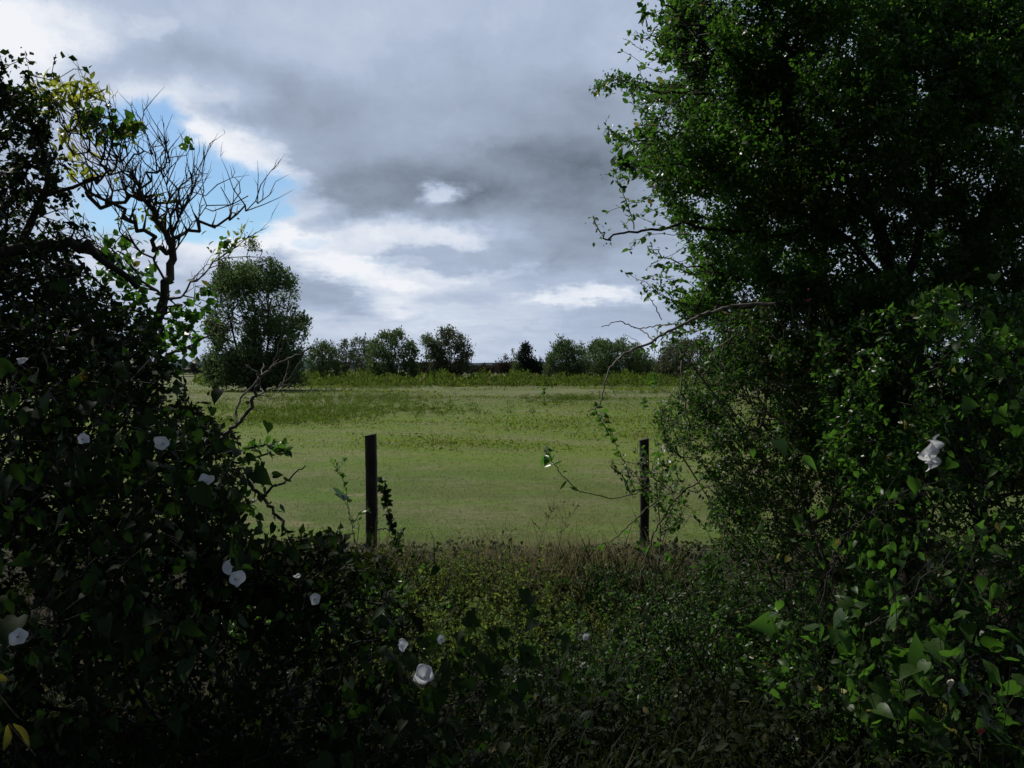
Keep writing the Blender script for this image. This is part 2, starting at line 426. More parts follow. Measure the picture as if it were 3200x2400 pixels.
def field_mat(name, blades=False):
    """turf: green, olive and dry tan patches over world coordinates; used by the ground and by its grass blades"""
    m = new_mat(name); N, L = m.node_tree.nodes, m.node_tree.links
    tc = N.new('ShaderNodeTexCoord')
    def nz(scale, sx=1.0, sy=1.0, detail=5, rough=.6, off=0):
        mp = N.new('ShaderNodeMapping'); mp.inputs['Scale'].default_value = (sx, sy, 1); mp.inputs['Location'].default_value = (off, off * .7, 0)
        L.new(tc.outputs['Object'], mp.inputs[0])
        n = N.new('ShaderNodeTexNoise'); n.inputs['Scale'].default_value = scale; n.inputs['Detail'].default_value = detail; n.inputs['Roughness'].default_value = rough
        L.new(mp.outputs[0], n.inputs['Vector']); return n.outputs['Fac']
    def rm(v, a, b, c=0.0, d=1.0):
        r = N.new('ShaderNodeMapRange'); r.interpolation_type = 'SMOOTHSTEP'; L.new(v, r.inputs[0])
        for i, x in enumerate((a, b, c, d)): r.inputs[i + 1].default_value = x
        return r.outputs[0]
    def mth(op, a, b):
        n = N.new('ShaderNodeMath'); n.operation = op; n.use_clamp = True
        for i, v in enumerate((a, b)):
            if isinstance(v, float): n.inputs[i].default_value = v
            else: L.new(v, n.inputs[i])
        return n.outputs[0]
    sep = N.new('ShaderNodeSeparateXYZ'); L.new(tc.outputs['Object'], sep.inputs[0])
    big = nz(.11, 1, .8); mid = nz(.55, 1, 1, 6, .65, 30); fine = nz(7.0, 1, 1, 6, .7); vf = nz(45.0, 1, 1, 3, .7)
    dry = rm(mid, .44, .62)
    col = mixcol(N, L, rm(big, .40, .62), (.076, .116, .018), (.108, .122, .030))
    # lusher belt in the middle distance, thinner turf close to the fence
    band = mth('MULTIPLY', rm(sep.outputs[1], 10.5, 15.0), rm(sep.outputs[1], 44.0, 26.0))
    col = mixcol(N, L, mth('MULTIPLY', band, .75), col, (.138, .195, .016))
    far = mth('MULTIPLY', rm(sep.outputs[1], 36.0, 50.0), rm(big, .38, .55))
    col = mixcol(N, L, mth('MULTIPLY', far, .6), col, (.20, .195, .115))
    col = mixcol(N, L, mth('MULTIPLY', dry, .5), col, (.20, .175, .10))
    grn = mth('MULTIPLY', rm(nz(.8, .5, 1.2, 6, .65, 77), .50, .62), .6)
    col = mixcol(N, L, grn, col, (.092, .165, .012))
    spots = mth('MULTIPLY', rm(nz(.30, 1, 1.6, 4, .6, 11), .61, .68), .7)
    col = mixcol(N, L, spots, col, (.26, .20, .125))
    dk = mth('MULTIPLY', rm(nz(1.0, .45, 2.0, 7, .75, 5), .56, .70), .8)
    col = mixcol(N, L, dk, col, (.035, .065, .016))
    f1 = mth('MULTIPLY', rm(fine, .35, .7), .55)
    col = mixcol(N, L, f1, col, (.062, .092, .022))
    f2 = mth('MULTIPLY', rm(vf, .50, .75), .3)
    col = mixcol(N, L, f2, col, (.155, .175, .065))
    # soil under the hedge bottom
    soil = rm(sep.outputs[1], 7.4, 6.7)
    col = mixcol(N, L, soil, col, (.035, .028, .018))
    pb = N.new('ShaderNodeBsdfPrincipled'); pb.inputs['Roughness'].default_value = .9; pb.inputs['Specular IOR Level'].default_value = .15
    o = N.new('ShaderNodeOutputMaterial')
    if blades:
        g = N.new('ShaderNodeNewGeometry')
        h = N.new('ShaderNodeHueSaturation'); L.new(col, h.inputs['Color']); 
        vv = N.new('ShaderNodeMath'); vv.operation = 'MULTIPLY_ADD'; L.new(g.outputs['Random Per Island'], vv.inputs[0]); vv.inputs[1].default_value = .5; vv.inputs[2].default_value = .85
        L.new(vv.outputs[0], h.inputs['Value'])
        L.new(h.outputs[0], pb.inputs['Base Color'])
        tr = N.new('ShaderNodeBsdfTranslucent'); L.new(h.outputs[0], tr.inputs[0])
        mx = N.new('ShaderNodeMixShader'); mx.inputs[0].default_value = .4; L.new(pb.outputs[0], mx.inputs[1]); L.new(tr.outputs[0], mx.inputs[2]); L.new(mx.outputs[0], o.inputs[0])
    else:
        L.new(col, pb.inputs['Base Color'])
        bp = N.new('ShaderNodeBump'); bp.inputs['Strength'].default_value = .8; bp.inputs['Distance'].default_value = .04
        L.new(fine, bp.inputs['Height']); L.new(bp.outputs[0], pb.inputs['Normal']); L.new(pb.outputs[0], o.inputs[0])
    return m
def plain_mat(name, col, rough=.6, trans=None, tw=.4, spec=.3):
    m = new_mat(name); N, L = m.node_tree.nodes, m.node_tree.links
    pb = N.new('ShaderNodeBsdfPrincipled'); pb.inputs['Roughness'].default_value = rough; pb.inputs['Specular IOR Level'].default_value = spec
    tc = N.new('ShaderNodeTexCoord'); nz = N.new('ShaderNodeTexNoise'); nz.inputs['Scale'].default_value = 40; L.new(tc.outputs['Object'], nz.inputs['Vector'])
    c = mixcol(N, L, nz.outputs['Fac'], tuple(x * .8 for x in col), col); L.new(c, pb.inputs['Base Color'])
    o = N.new('ShaderNodeOutputMaterial')
    if trans:
        tr = N.new('ShaderNodeBsdfTranslucent'); tr.inputs[0].default_value = (*trans, 1)
        mx = N.new('ShaderNodeMixShader'); mx.inputs[0].default_value = tw; L.new(pb.outputs[0], mx.inputs[1]); L.new(tr.outputs[0], mx.inputs[2]); L.new(mx.outputs[0], o.inputs[0])
    else: L.new(pb.outputs[0], o.inputs[0])
    return m
M = {
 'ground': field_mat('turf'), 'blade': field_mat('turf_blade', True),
 'bark': bark_mat('bark', (.045, .036, .028), (.10, .085, .068)),
 'bark_dark': bark_mat('bark_dark', (.02, .017, .014), (.05, .042, .034)),
 'bark_grey': bark_mat('bark_grey', (.09, .078, .062), (.22, .195, .165), 40),
 'twig': bark_mat('twig', (.09, .07, .045), (.17, .14, .10), 25),
 'post': bark_mat('post_wood', (.022, .018, .015), (.055, .047, .04), 18, .9, .8),
 'haw': leaf_mat('hawthorn_leaf', (.025, .060, .012), (.058, .118, .022), (.13, .34, .03), (.20, .19, .03), .015, .38, .34, .4),
 'haw2': leaf_mat('thicket_leaf', (.022, .050, .013), (.055, .095, .024), (.10, .24, .03), (.18, .15, .05), .03, .36, .45, .25),
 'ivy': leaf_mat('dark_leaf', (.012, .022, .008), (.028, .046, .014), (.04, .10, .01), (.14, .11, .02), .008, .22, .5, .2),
 'bind': leaf_mat('bindweed_leaf', (.012, .026, .009), (.028, .050, .016), (.04, .10, .012), (.12, .12, .03), .008, .25, .6, .12),  # dark copy of the right-hand bindweed leaf, shade put into the colour
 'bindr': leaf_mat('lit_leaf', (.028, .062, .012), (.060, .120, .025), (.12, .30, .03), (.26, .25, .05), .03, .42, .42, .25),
 'sprig': leaf_mat('yellow_green_leaf', (.12, .15, .02), (.24, .26, .04), (.45, .50, .06), None, 0, .6),
 'under': leaf_mat('undergrowth_leaf', (.007, .014, .005), (.019, .032, .010), (.04, .07, .010), (.08, .07, .025), .02, .26, .65, .1),  # albedo lowered to stand in for the deep shade of the bank
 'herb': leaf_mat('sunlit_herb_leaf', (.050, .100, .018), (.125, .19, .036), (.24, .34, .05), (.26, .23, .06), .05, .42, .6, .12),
 'drygrass': leaf_mat('dry_grass', (.13, .135, .055), (.26, .24, .12), (.30, .26, .13), None, 0, .35, .8, .08),
 'far_g': leaf_mat('far_green', (.062, .105, .050), (.13, .19, .090), (.15, .23, .08), None, 0, .4, .8, .08, .35),
 'far_grey': leaf_mat('far_willow', (.07, .09, .055), (.15, .17, .105), (.13, .16, .08), None, 0, .4, .8, .08, .35),
 'far_dark': leaf_mat('far_dark', (.018, .032, .028), (.038, .056, .044), (.03, .05, .03), None, 0, .25, .7, .1, .5),
 'far_brown': leaf_mat('far_brown', (.05, .038, .032), (.09, .07, .055), (.06, .04, .03), None, 0, .25, .8, .1, .5),
 'tuss': leaf_mat('tussock_blade', (.11, .165, .024), (.18, .22, .045), (.22, .32, .03), (.24, .21, .10), .08, .45, .8, .05, .3),
 'weed': leaf_mat('tall_weed', (.060, .115, .022), (.115, .17, .038), (.16, .24, .03), (.25, .22, .1), .06, .4, .8, .06, .25),
 'petal': plain_mat('white_petal', (.80, .81, .83), .55, (.7, .72, .75), .3),
 'hip': plain_mat('red_berry', (.55, .03, .05), .3), 'wire': plain_mat('rusty_wire', (.16, .07, .035), .7),
 'snail': plain_mat('snail_shell', (.62, .55, .42), .4), 'yleaf': leaf_mat('yellowed_leaf', (.20, .17, .03), (.28, .25, .05), (.3, .3, .04), None, 0, .4),
 'hill': plain_mat('wooded_hill', (.06, .085, .10), .9, spec=0.0), 'concrete': plain_mat('pale_wall', (.3, .28, .25), .9),  # hill: blue of distance haze put into the woodland colour
}

# ------------------------------------------------------------------ ground and hills
def gheight(x, y):
    ditch = -0.28 * np.exp(-((y - 4.6) / 1.5) ** 4)
    edge = .05 * np.exp(-((y - 7.5) / .5) ** 2)
    roll = (.05 * np.sin(x * .35 + y * .21) + .04 * np.sin(x * .13 - y * .31 + 1)) * np.clip((y - 8) / 10, 0, 1) * np.clip((140 - y) / 60, 0, 1)
    return ditch + edge + roll
def build_ground():
    t = np.linspace(-1, 1, 181); xs = np.sinh(t * 7.2) * 3000 / np.sinh(7.2)
    ys = np.concatenate([-np.geomspace(3000, 2, 25), np.linspace(-1.5, 12, 90), np.geomspace(12.2, 6000, 110)])
    X, Y = np.meshgrid(xs, ys)
    Z = gheight(X, Y)
    v = np.stack([X, Y, Z], -1).reshape(-1, 3); nx, ny = len(xs), len(ys)
    i, j = np.meshgrid(np.arange(nx - 1), np.arange(ny - 1)); a = (j * nx + i).ravel()
    f = np.stack([a, a + 1, a + nx + 1, a + nx], 1)
    tag(mesh_np('ground', v, f, M['ground'], smooth=True), kind='structure')
    # far wooded hills
    az = np.linspace(-70, 70, 240); v = []
    for d, zt in ((2600, -5), (2700, 1.0), (3000, .8)):
        for a in az:
            h = (26 + 16 * mnoise.noise(Vector((a * .09, 3, 0))) + 5 * mnoise.noise(Vector((a * .7, 9, 0)))) if zt > 0 else -5
            v.append((d * math.sin(R(a)), d * math.cos(R(a)), h * (zt if zt > 0 else 1)))
    n = len(az); f = [(r * n + k, r * n + k + 1, (r + 1) * n + k + 1, (r + 1) * n + k) for r in range(2) for k in range(n - 1)]
    tag(mesh_np('hills', v, f, M['hill'], smooth=True), kind='structure')
build_ground()

def build_turf():
    """short grass blades, denser towards the camera"""
    g = Geo(); n = 230000
    Y = 7.3 * (55 / 7.3) ** (rng.random(n) ** 1.15)
    X = rng.uniform(-.62, .62, n) * Y
    p = np.stack([X, Y, gheight(X, Y)], 1)
    d = unit(rng.normal(size=(n, 3)) * [.6, .6, .2] + [0, 0, .8])
    s = rng.gamma(4, .0022, n) * (1 + Y / 20) + .003
    w = 1 + Y / 7
    V, Fc = BLADE
    V2 = V[[0, 1, 4]] * [1, 2.0, 1]; F2 = np.array([(0, 1, 2)])
    leaves(g, (V2, F2), p, d, rng.normal(size=(n, 3)) * [1, 1, .1], s, w)
    tag(g.build('turf_grass', M['blade']), 'short mown grass blades covering the open field', 'grass', kind='stuff')
    # rougher tussocks, rank patches
    g = Geo()
    cs = []
    for k in range(430):
        y = 9 * (70 / 9) ** rng.random(); x = rng.uniform(-.6, .6) * y
        if y > 13 and (mnoise.noise(Vector((x * .18, y * .14, 4))) > .02 or rng.random() < .06): cs.append((x, y))
    for (x, y) in cs:
        m = 260; rad = .16 + y * .018
        q = rng.normal(size=(m, 2)) * rad
        xx, yy = x + q[:, 0] * 1.8, y + q[:, 1] * 1.2
        p = np.stack([xx, yy, gheight(xx, yy) + rng.random(m) * (.02 + y * .0012)], 1)
        leaves(g, DIAMOND, p, rng.normal(size=(m, 3)) * [.8, .8, .3] + [0, 0, .5], rng.normal(size=(m, 3)) * [1, 1, .5] + [0, 0, .5], rng.gamma(4, .005 + y * .0003, m), .8)
    tag(g.build('rough_grass', M['tuss']), 'tussocks of longer grass scattered over the field', 'grass', kind='stuff')
build_turf()

# ------------------------------------------------------------------ far trees
def far_tree(name, poly, Y, mat, label, cat, n=4200, leaf=.22, group='trees and bushes along the far field edge', half=None, base=None, gap=.25, trunks=3, tmpl=DIAMOND, fringe=1.0, bark='bark', skirt=0):
    xs = [p[0] for p in poly]; ys = [p[1] for p in poly]
    bx = base if base is not None else (min(xs) + max(xs)) / 2
    wid = (max(xs) - min(xs)) / F * Y
    half = half or wid * .42
    root = P(bx, HOR, Y); root[2] = 0
    t = thing(name, root, label, cat, group)
    sk = Skeleton()
    top = min(ys); H = P(bx, top, Y)[2]
    for k in range(trunks):
        off = (k - (trunks - 1) / 2) * wid * .085
        a = root + [off * .5, rng.uniform(-.3, .3), -.1]
        b = root + [off * 1.5 + rng.normal() * wid * .03, rng.uniform(-.6, .6), H * .32]
        c = root + [off * 2.1 + rng.normal() * wid * .05, rng.uniform(-1, 1), H * .66]
        sk.limb([a, b, c], (.012 * H ** .9 + .02), .003 * H, sub=2, jit=.03)
    edge = min(wid * F / Y, H * F / Y) * .4
    tg = fill(poly, n // 11, Y, half, edge, gap, 4.5 / max(wid, 1), (bx * .37) % 50, .15)
    if skirt:
        m = n // 26; a = rng.uniform(0, 2 * math.pi, m); rr = half * 1.05 * rng.random(m) ** .5
        tg = np.concatenate([tg, np.stack([root[0] + rr * np.cos(a), Y + rr * np.sin(a) * .8, rng.uniform(.3, 2.9, m)], 1)])
    sk.grow(tg, .3, wid * .12, .2)
    sk.finish(.012 * Y / 100 + .006, .42, .3)
    g = Geo(); sk.wood(g, .04); g.build('trunk', M[bark], t)
    g = Geo()
    # feathery outer shoots
    tips = np.where(sk.c <= 2)[0]; cen = np.array([root[0], Y, H * .4])
    for i in rng.choice(tips, min(len(tips), int(22 * max(wid, 2)))):
        a = sk.b[i]; d0 = unit(unit(a - cen) + rng.normal(size=3) * .45 + [0, 0, .35]); ln = rng.uniform(.3, 1.0) * (Y / 95) * .8; m = 14
        tt = rng.random(m)[:, None]
        leaves(g, tmpl, a + d0 * ln * tt + rng.normal(size=(m, 3)) * .04, d0 + rng.normal(size=(m, 3)) * .5, rng.normal(size=(m, 3)) + [0, 0, .6], rng.gamma(6, leaf * .75 / 6, m), .8)
    p, d = sk.leafpos(10, 10 ** 9, .02)
    idx = rng.integers(0, len(sk.b), n)
    tt = rng.random(n)[:, None] ** .5
    good = sk.c[idx] < 14
    idx, tt = idx[good], tt[good]
    p = sk.a[idx] * (1 - tt) + sk.b[idx] * tt + rng.normal(size=(len(idx), 3)) * leaf * 1.1
    p = p[p[:, 2] > .1]
    m = len(p); up = np.array([0, 0, .55 * fringe])
    leaves(g, tmpl, p, rng.normal(size=(m, 3)) * .6 + up, rng.normal(size=(m, 3)) + [0, 0, .8], rng.gamma(6, leaf / 6, m), 1.0)
    g.build('crown', M[mat], t)
    return t
bigpoly = [(640, 1182), (632, 1080), (645, 1010), (640, 930), (668, 860), (700, 810), (735, 765), (785, 748), (835, 770), (858, 812), (905, 842), (925, 880), (935, 930), (945, 985), (978, 1020), (968, 1060), (950, 1110), (905, 1165), (840, 1188), (760, 1190)]
far_tree('broadleaf_tree', bigpoly, 62, 'far_g', 'tall rounded green tree standing alone left of the bushes', 'tree', n=52000, leaf=.17, half=3.6, base=800, gap=.85, trunks=4, skirt=1, group='far trees and bushes', bark='bark_dark')
def dome(x0, x1, top, bot=1172, lean=.5, k=15, rough=34):
    w_ = (x1 - x0) * .02; x0, x1, top = x0 - w_, x1 + w_, top - 4
    pts = [(x0, bot)]
    for i in range(k + 1):
        u = i / k; a = math.pi * u
        x = x0 + (x1 - x0) * (.5 - .5 * math.cos(a)); y = bot - (bot - top) * (math.sin(a) ** .55) * (1 - .15 * abs(u - lean))
        pts.append((x, y + random.uniform(-rough, rough) * .5))
    pts.append((x1, bot)); return pts
G_ = 'far trees and bushes'
far_tree('bush', dome(955, 1060, 1078), 88, 'far_g', 'small bright green bush just right of the tall tree', 'bush', 5200, .17, G_, trunks=3, fringe=2)
far_tree('bush', dome(1035, 1200, 1068), 100, 'far_grey', 'wide grey-green bush between the small bright bush and a taller dark one', 'bush', 8000, .19, G_, trunks=4, fringe=2)
far_tree('bush', dome(1150, 1305, 1040, lean=.6), 92, 'far_g', 'tall bush with feathery spikes at the right end of the left bush row', 'bush', 10000, .19, G_, trunks=4, fringe=2.5)
far_tree('small_tree', dome(1322, 1478, 1034, lean=.7), 90, 'far_grey', 'bushy upright tree standing alone in the middle of the horizon', 'tree', 9500, .18, G_, trunks=5, gap=.3, fringe=2.5)
far_tree('small_tree', [(1372, 1165), (1345, 1100), (1308, 1070), (1320, 1050), (1350, 1048), (1372, 1072), (1390, 1110), (1400, 1165)], 89, 'far_g', 'small leaning tree against the left side of the lone bushy one', 'tree', 2600, .16, G_, trunks=1, base=1385, half=1.0)
far_tree('cypress_tree', [(1612, 1168), (1618, 1120), (1628, 1090), (1645, 1072), (1660, 1092), (1668, 1118), (1684, 1140), (1690, 1168)], 96, 'far_dark', 'dark pointed conifer alone on the horizon right of centre', 'tree', 5200, .17, G_, trunks=1, gap=.1, fringe=3)
far_tree('cypress_tree', [(1680, 1168), (1681, 1140), (1687, 1124), (1694, 1138), (1697, 1168)], 97, 'far_dark', 'tiny narrow conifer beside the dark pointed one', 'tree', 700, .15, G_, trunks=1, gap=0, fringe=3)
far_tree('bush', [(1600, 1168), (1604, 1118), (1590, 1100), (1600, 1096), (1622, 1120), (1634, 1168)], 95, 'far_g', 'thin sparse bush leaning away from the dark pointed conifer', 'bush', 500, .14, G_, trunks=1)
far_tree('small_tree', dome(1706, 1840, 1063), 92, 'far_g', 'round leafy tree with pale gaps right of the pointed conifer', 'tree', 9000, .18, G_, trunks=3, gap=.35)
far_tree('bush', dome(1815, 2045, 1070, lean=.25), 96, 'far_g', 'broad dome-shaped feathery bush behind the bare arching branch', 'bush', 15000, .20, G_, trunks=6, fringe=2.5, gap=.1)
far_tree('bush', dome(2050, 2255, 1066, lean=.4), 90, 'far_grey', 'windswept grey-green bush at the edge of the right thicket', 'bush', 12000, .19, G_, trunks=5, fringe=2)
far_tree('bush', dome(2235, 2420, 1056), 70, 'far_g', 'round bush partly hidden behind the right thicket', 'bush', 11000, .16, G_, trunks=4)
far_tree('far_tree', dome(592, 624, 1142, 1164, rough=2), 210, 'far_dark', 'tiny far-off tree on the left horizon, the greener of two', 'tree', 700, .3, G_, trunks=1)
far_tree('far_tree', [(624, 1164), (624, 1150), (630, 1146), (642, 1150), (641, 1164)], 215, 'far_brown', 'tiny far-off brown blocky tree on the left horizon', 'tree', 600, .3, G_, trunks=1)
far_tree('shrub', dome(1556, 1604, 1136, 1166), 130, 'far_brown', 'low brown shrub on the horizon left of the pointed conifer', 'shrub', 1500, .24, G_, trunks=2)
def far_wood():
    g = Geo()
    for (x0, x1, top, Y, n) in ((1290, 1370, 1138, 190, 2600), (1470, 1570, 1146, 260, 2200), (1560, 1700, 1142, 200, 3000), (560, 760, 1152, 320, 2000), (1690, 1760, 1150, 260, 1500), (2000, 2300, 1140, 230, 3500)):
        px = rng.uniform(x0, x1, n); hh = np.array([mnoise.noise(Vector((a * .05, Y, 0))) for a in px])
        py = rng.uniform(0, 1, n) ** .7; py = 1166 - py * (1166 - top + hh * 9)
        p = PV(px, py, Y + rng.uniform(-6, 6, n))
        leaves(g, DIAMOND, p, rng.normal(size=(n, 3)) + [0, 0, .4], rng.normal(size=(n, 3)) + [0, 0, .8], rng.gamma(6, .09, n) * Y / 200)
    tag(g.build('far_hedgerow', M['far_brown']), 'low brown hedgerow line far off along the horizon', 'hedgerow', kind='stuff')
far_wood()
def far_pole():
    t = thing('utility_pole', P(1514, 1160, 300) * [1, 1, 0], 'tiny utility pole on the horizon near the centre', 'pole')
    a = P(1514, 1132, 300); g = Geo(); tube(g, [(a[0], 300, 0), (a[0], 300, a[2])], [.2, .14], 6); g.build('shaft', M['bark_dark'], t)
    g = Geo(); tube(g, [(a[0] - .9, 300, a[2] - .5), (a[0] + .9, 300, a[2] - .5)], .12, 6); g.build('crossarm', M['bark_dark'], t)
far_pole()
def far_fence():
    t = thing('field_fence', (-58, 140, 0), 'low dark rail fence at the far left edge of the field', 'fence')
    g = Geo()
    for z in (.35, .75):
        tube(g, [(-62, 140, z), (-48, 142, z)], .07, 5)
    g.build('rail', M['bark_dark'], t)
    for k in range(8):
        x = -62 + k * 2; g = Geo(); tube(g, [(x, 140 + k * .28, 0), (x, 140 + k * .28, 1.0)], .08, 5); g.build('picket', M['bark_dark'], t)
far_fence()
def weeds():
    g = Geo(); n = 1500
    Y = rng.uniform(72, 104, n); px = rng.uniform(940, 2500, n)
    px = np.where(rng.random(n) < .06, rng.uniform(600, 960, n), px)
    cl = np.array([mnoise.noise(Vector((a * .012, b * .12, 1))) for a, b in zip(px, Y)])
    X = (px - 1600) / F * Y
    h = np.clip(.85 + .9 * cl + rng.normal(size=n) * .22, .25, 1.7)
    front = np.clip((Y - 70) / 12, .35, 1); h *= front
    for k in range(n):
        m = 42; t = rng.random(m) ** .8
        q = rng.normal(size=(m, 2)) * .42 * (1.1 - t[:, None] * .8)
        p = np.stack([X[k] + q[:, 0], Y[k] + q[:, 1], t * h[k]], 1)
        leaves(g, DIAMOND, p, rng.normal(size=(m, 3)) * .5 + [0, 0, 1], rng.normal(size=(m, 3)) * [1, 1, .4], rng.gamma(5, .045, m), .8)
    tag(g.build('tall_weeds', M['weed']), 'belt of tall green weeds along the far edge of the field', 'weeds', kind='stuff')
    # rank clumps out in the field
    g = Geo()
    for (px, py, rad, hh, cnt) in ((1000, 1285, 1.6, .42, 260), (1080, 1250, 1.8, .45, 260), (930, 1310, 1.1, .3, 120), (860, 1325, .8, .3, 60), (1130, 1215, 2.4, .6, 200), (1785, 1250, .9, .42, 110), (1720, 1262, .5, .3, 30), (1250, 1262, 1.4, .16, 60), (2030, 1230, 1.0, .4, 60), (1330, 1290, 1.2, .2, 50)):
        Y0 = CAMZ / ((py - HOR) / F); x0 = (px - 1600) / F * Y0
        for k in range(cnt):
            a = rng.normal(size=2) * rad * [1.5, 1.1]; m = 34; t = rng.random(m)
            h1 = hh * rng.uniform(.3, 1.0) * .8; q = rng.normal(size=(m, 2)) * .10
            p = np.stack([x0 + a[0] + q[:, 0], Y0 + a[1] + q[:, 1], t * h1], 1)
            leaves(g, DIAMOND, p, rng.normal(size=(m, 3)) * .6 + [0, 0, .8], rng.normal(size=(m, 3)) * [1, 1, .4], rng.gamma(5, .014, m), .5)
    tag(g.build('rank_weeds', M['weed']), 'patches of longer weeds and seeding grass out in the field', 'weeds', kind='stuff')
weeds()

# ------------------------------------------------------------------ fence posts
def post(px0, px1, ptop, Y, label, wire):
    x0, z1 = P(px0, ptop, Y)[0], P(px0, ptop, Y)[2]; x1 = P(px1, ptop, Y)[0]
    t = thing('fence_post', ((x0 + x1) / 2, Y, 0), label, 'post', 'wooden posts of the old field fence')
    g = Geo(); w = (x1 - x0) / 2; cx = (x0 + x1) / 2
    rows = np.linspace(-.25, z1, 16); k = 12; v = []
    for i, z in enumerate(rows):
        for j in range(k):
            a = j * 2 * math.pi / k + .2
            c, s = math.cos(a), math.sin(a); r = w / max(abs(c), abs(s)) ** .75 * (1 + rng.normal() * .02)
            v.append((cx + c * r + .004 * math.sin(z * 4), Y + s * r * .9, z + (.012 * c if i == 15 else 0)))
    f = [(i * k + j, i * k + (j + 1) % k, (i + 1) * k + (j + 1) % k, (i + 1) * k + j) for i in range(15) for j in range(k)]
    g.add(v, np.array(f)); top = [v[15 * k + j] for j in range(k)] + [(cx, Y, z1 + .003)]
    g.add(top, np.array([(j, (j + 1) % k, k) for j in range(k)]))
    g.build('shaft', M['post'], t)
    if wire:
        for zz in wire:
            g = Geo(); z = P(px0, zz, Y)[2]
            ring = [(cx + 1.12 * w * math.copysign(min(1, abs(1.25 * math.cos(a))), math.cos(a)), Y + 1.08 * w * math.copysign(min(1, abs(1.25 * math.sin(a))), math.sin(a)), z + .006 * math.sin(a * 2)) for a in np.linspace(0, 2 * math.pi, 25)]
            tube(g, ring, .0025, 5); g.build('wire_loop', M['wire'], t)
        g = Geo(); za, zb = P(px0, wire[0], Y)[2], P(px0, wire[-1], Y)[2]
        tube(g, [(cx - w * .4, Y - w * 1.1, za), (cx - w * .4, Y - w * 1.12, zb)], .0025, 5); g.build('wire_tie', M['wire'], t)
post(1142, 1177, 1358, 7.0, 'dark square wooden fence post with rusty wire standing clear against the field', (1564, 1595))
post(1999, 2028, 1372, 7.1, 'dark leaf-grown wooden fence post beside the right thicket', (1500,))

# ------------------------------------------------------------------ traced branches helper
def traced(t, paths, Y, r, mat, name='branch', jit=.004, twigs=0, leafgeo=None, lmat=None):
    """each path: list of photo pixels; depth drifts a little along it"""
    for q in paths:
        y0 = Y + rng.uniform(-.12, .12); n = len(q['p'])
        dy = rng.uniform(-.35, .35)
        pts = [P(a, b, y0 + dy * i / n) for i, (a, b) in enumerate(q['p'])]
        path = smooth_path(pts, 5, jit); g = Geo()
        tube(g, path, np.linspace(q.get('r', r), q.get('r1', r * .35), len(path)), 6, .10)
        tw = q.get('tw', twigs)
        for k in range(tw):
            i = int(rng.uniform(.15, .95) * (len(path) - 1)); a = path[i]
            tan = unit(path[min(i + 1, len(path) - 1)] - path[i - 1]); d = unit(tan * .6 + rv(1)[0] * .7 + [0, 0, .35])
            ln = rng.uniform(.06, .2); e = smooth_path([a, a + d * ln * .5, a + d * ln + np.array([0, 0, ln * .2])], 3, .004)
            tube(g, e, np.linspace(r * .3, .001, len(e)), 4)
            if leafgeo is not None and rng.random() < .8:
                m = rng.integers(2, 6); ii = rng.integers(0, len(e), m)
                leaves(leafgeo, OVAL, e[ii], d + rv(m) * .8, rv(m) + [0, 0, .8], rng.uniform(.022, .042, m), .9)
        g.build(name, M[mat], t)
        nl = q.get('lv', 0)
        if leafgeo is not None and nl:
            lo = q.get('lo', .2)
            ii = (rng.uniform(lo, 1, nl) * (len(path) - 1)).astype(int)
            tan = unit(np.gradient(path, axis=0))[ii]
            leaves(leafgeo, q.get('t', OVAL), path[ii] + rng.normal(size=(nl, 3)) * .006, tan * .5 + rv(nl) * .8, rv(nl) + [0, 0, .7], rng.uniform(.7, 1.3, nl) * q.get('ls', .035), .95)

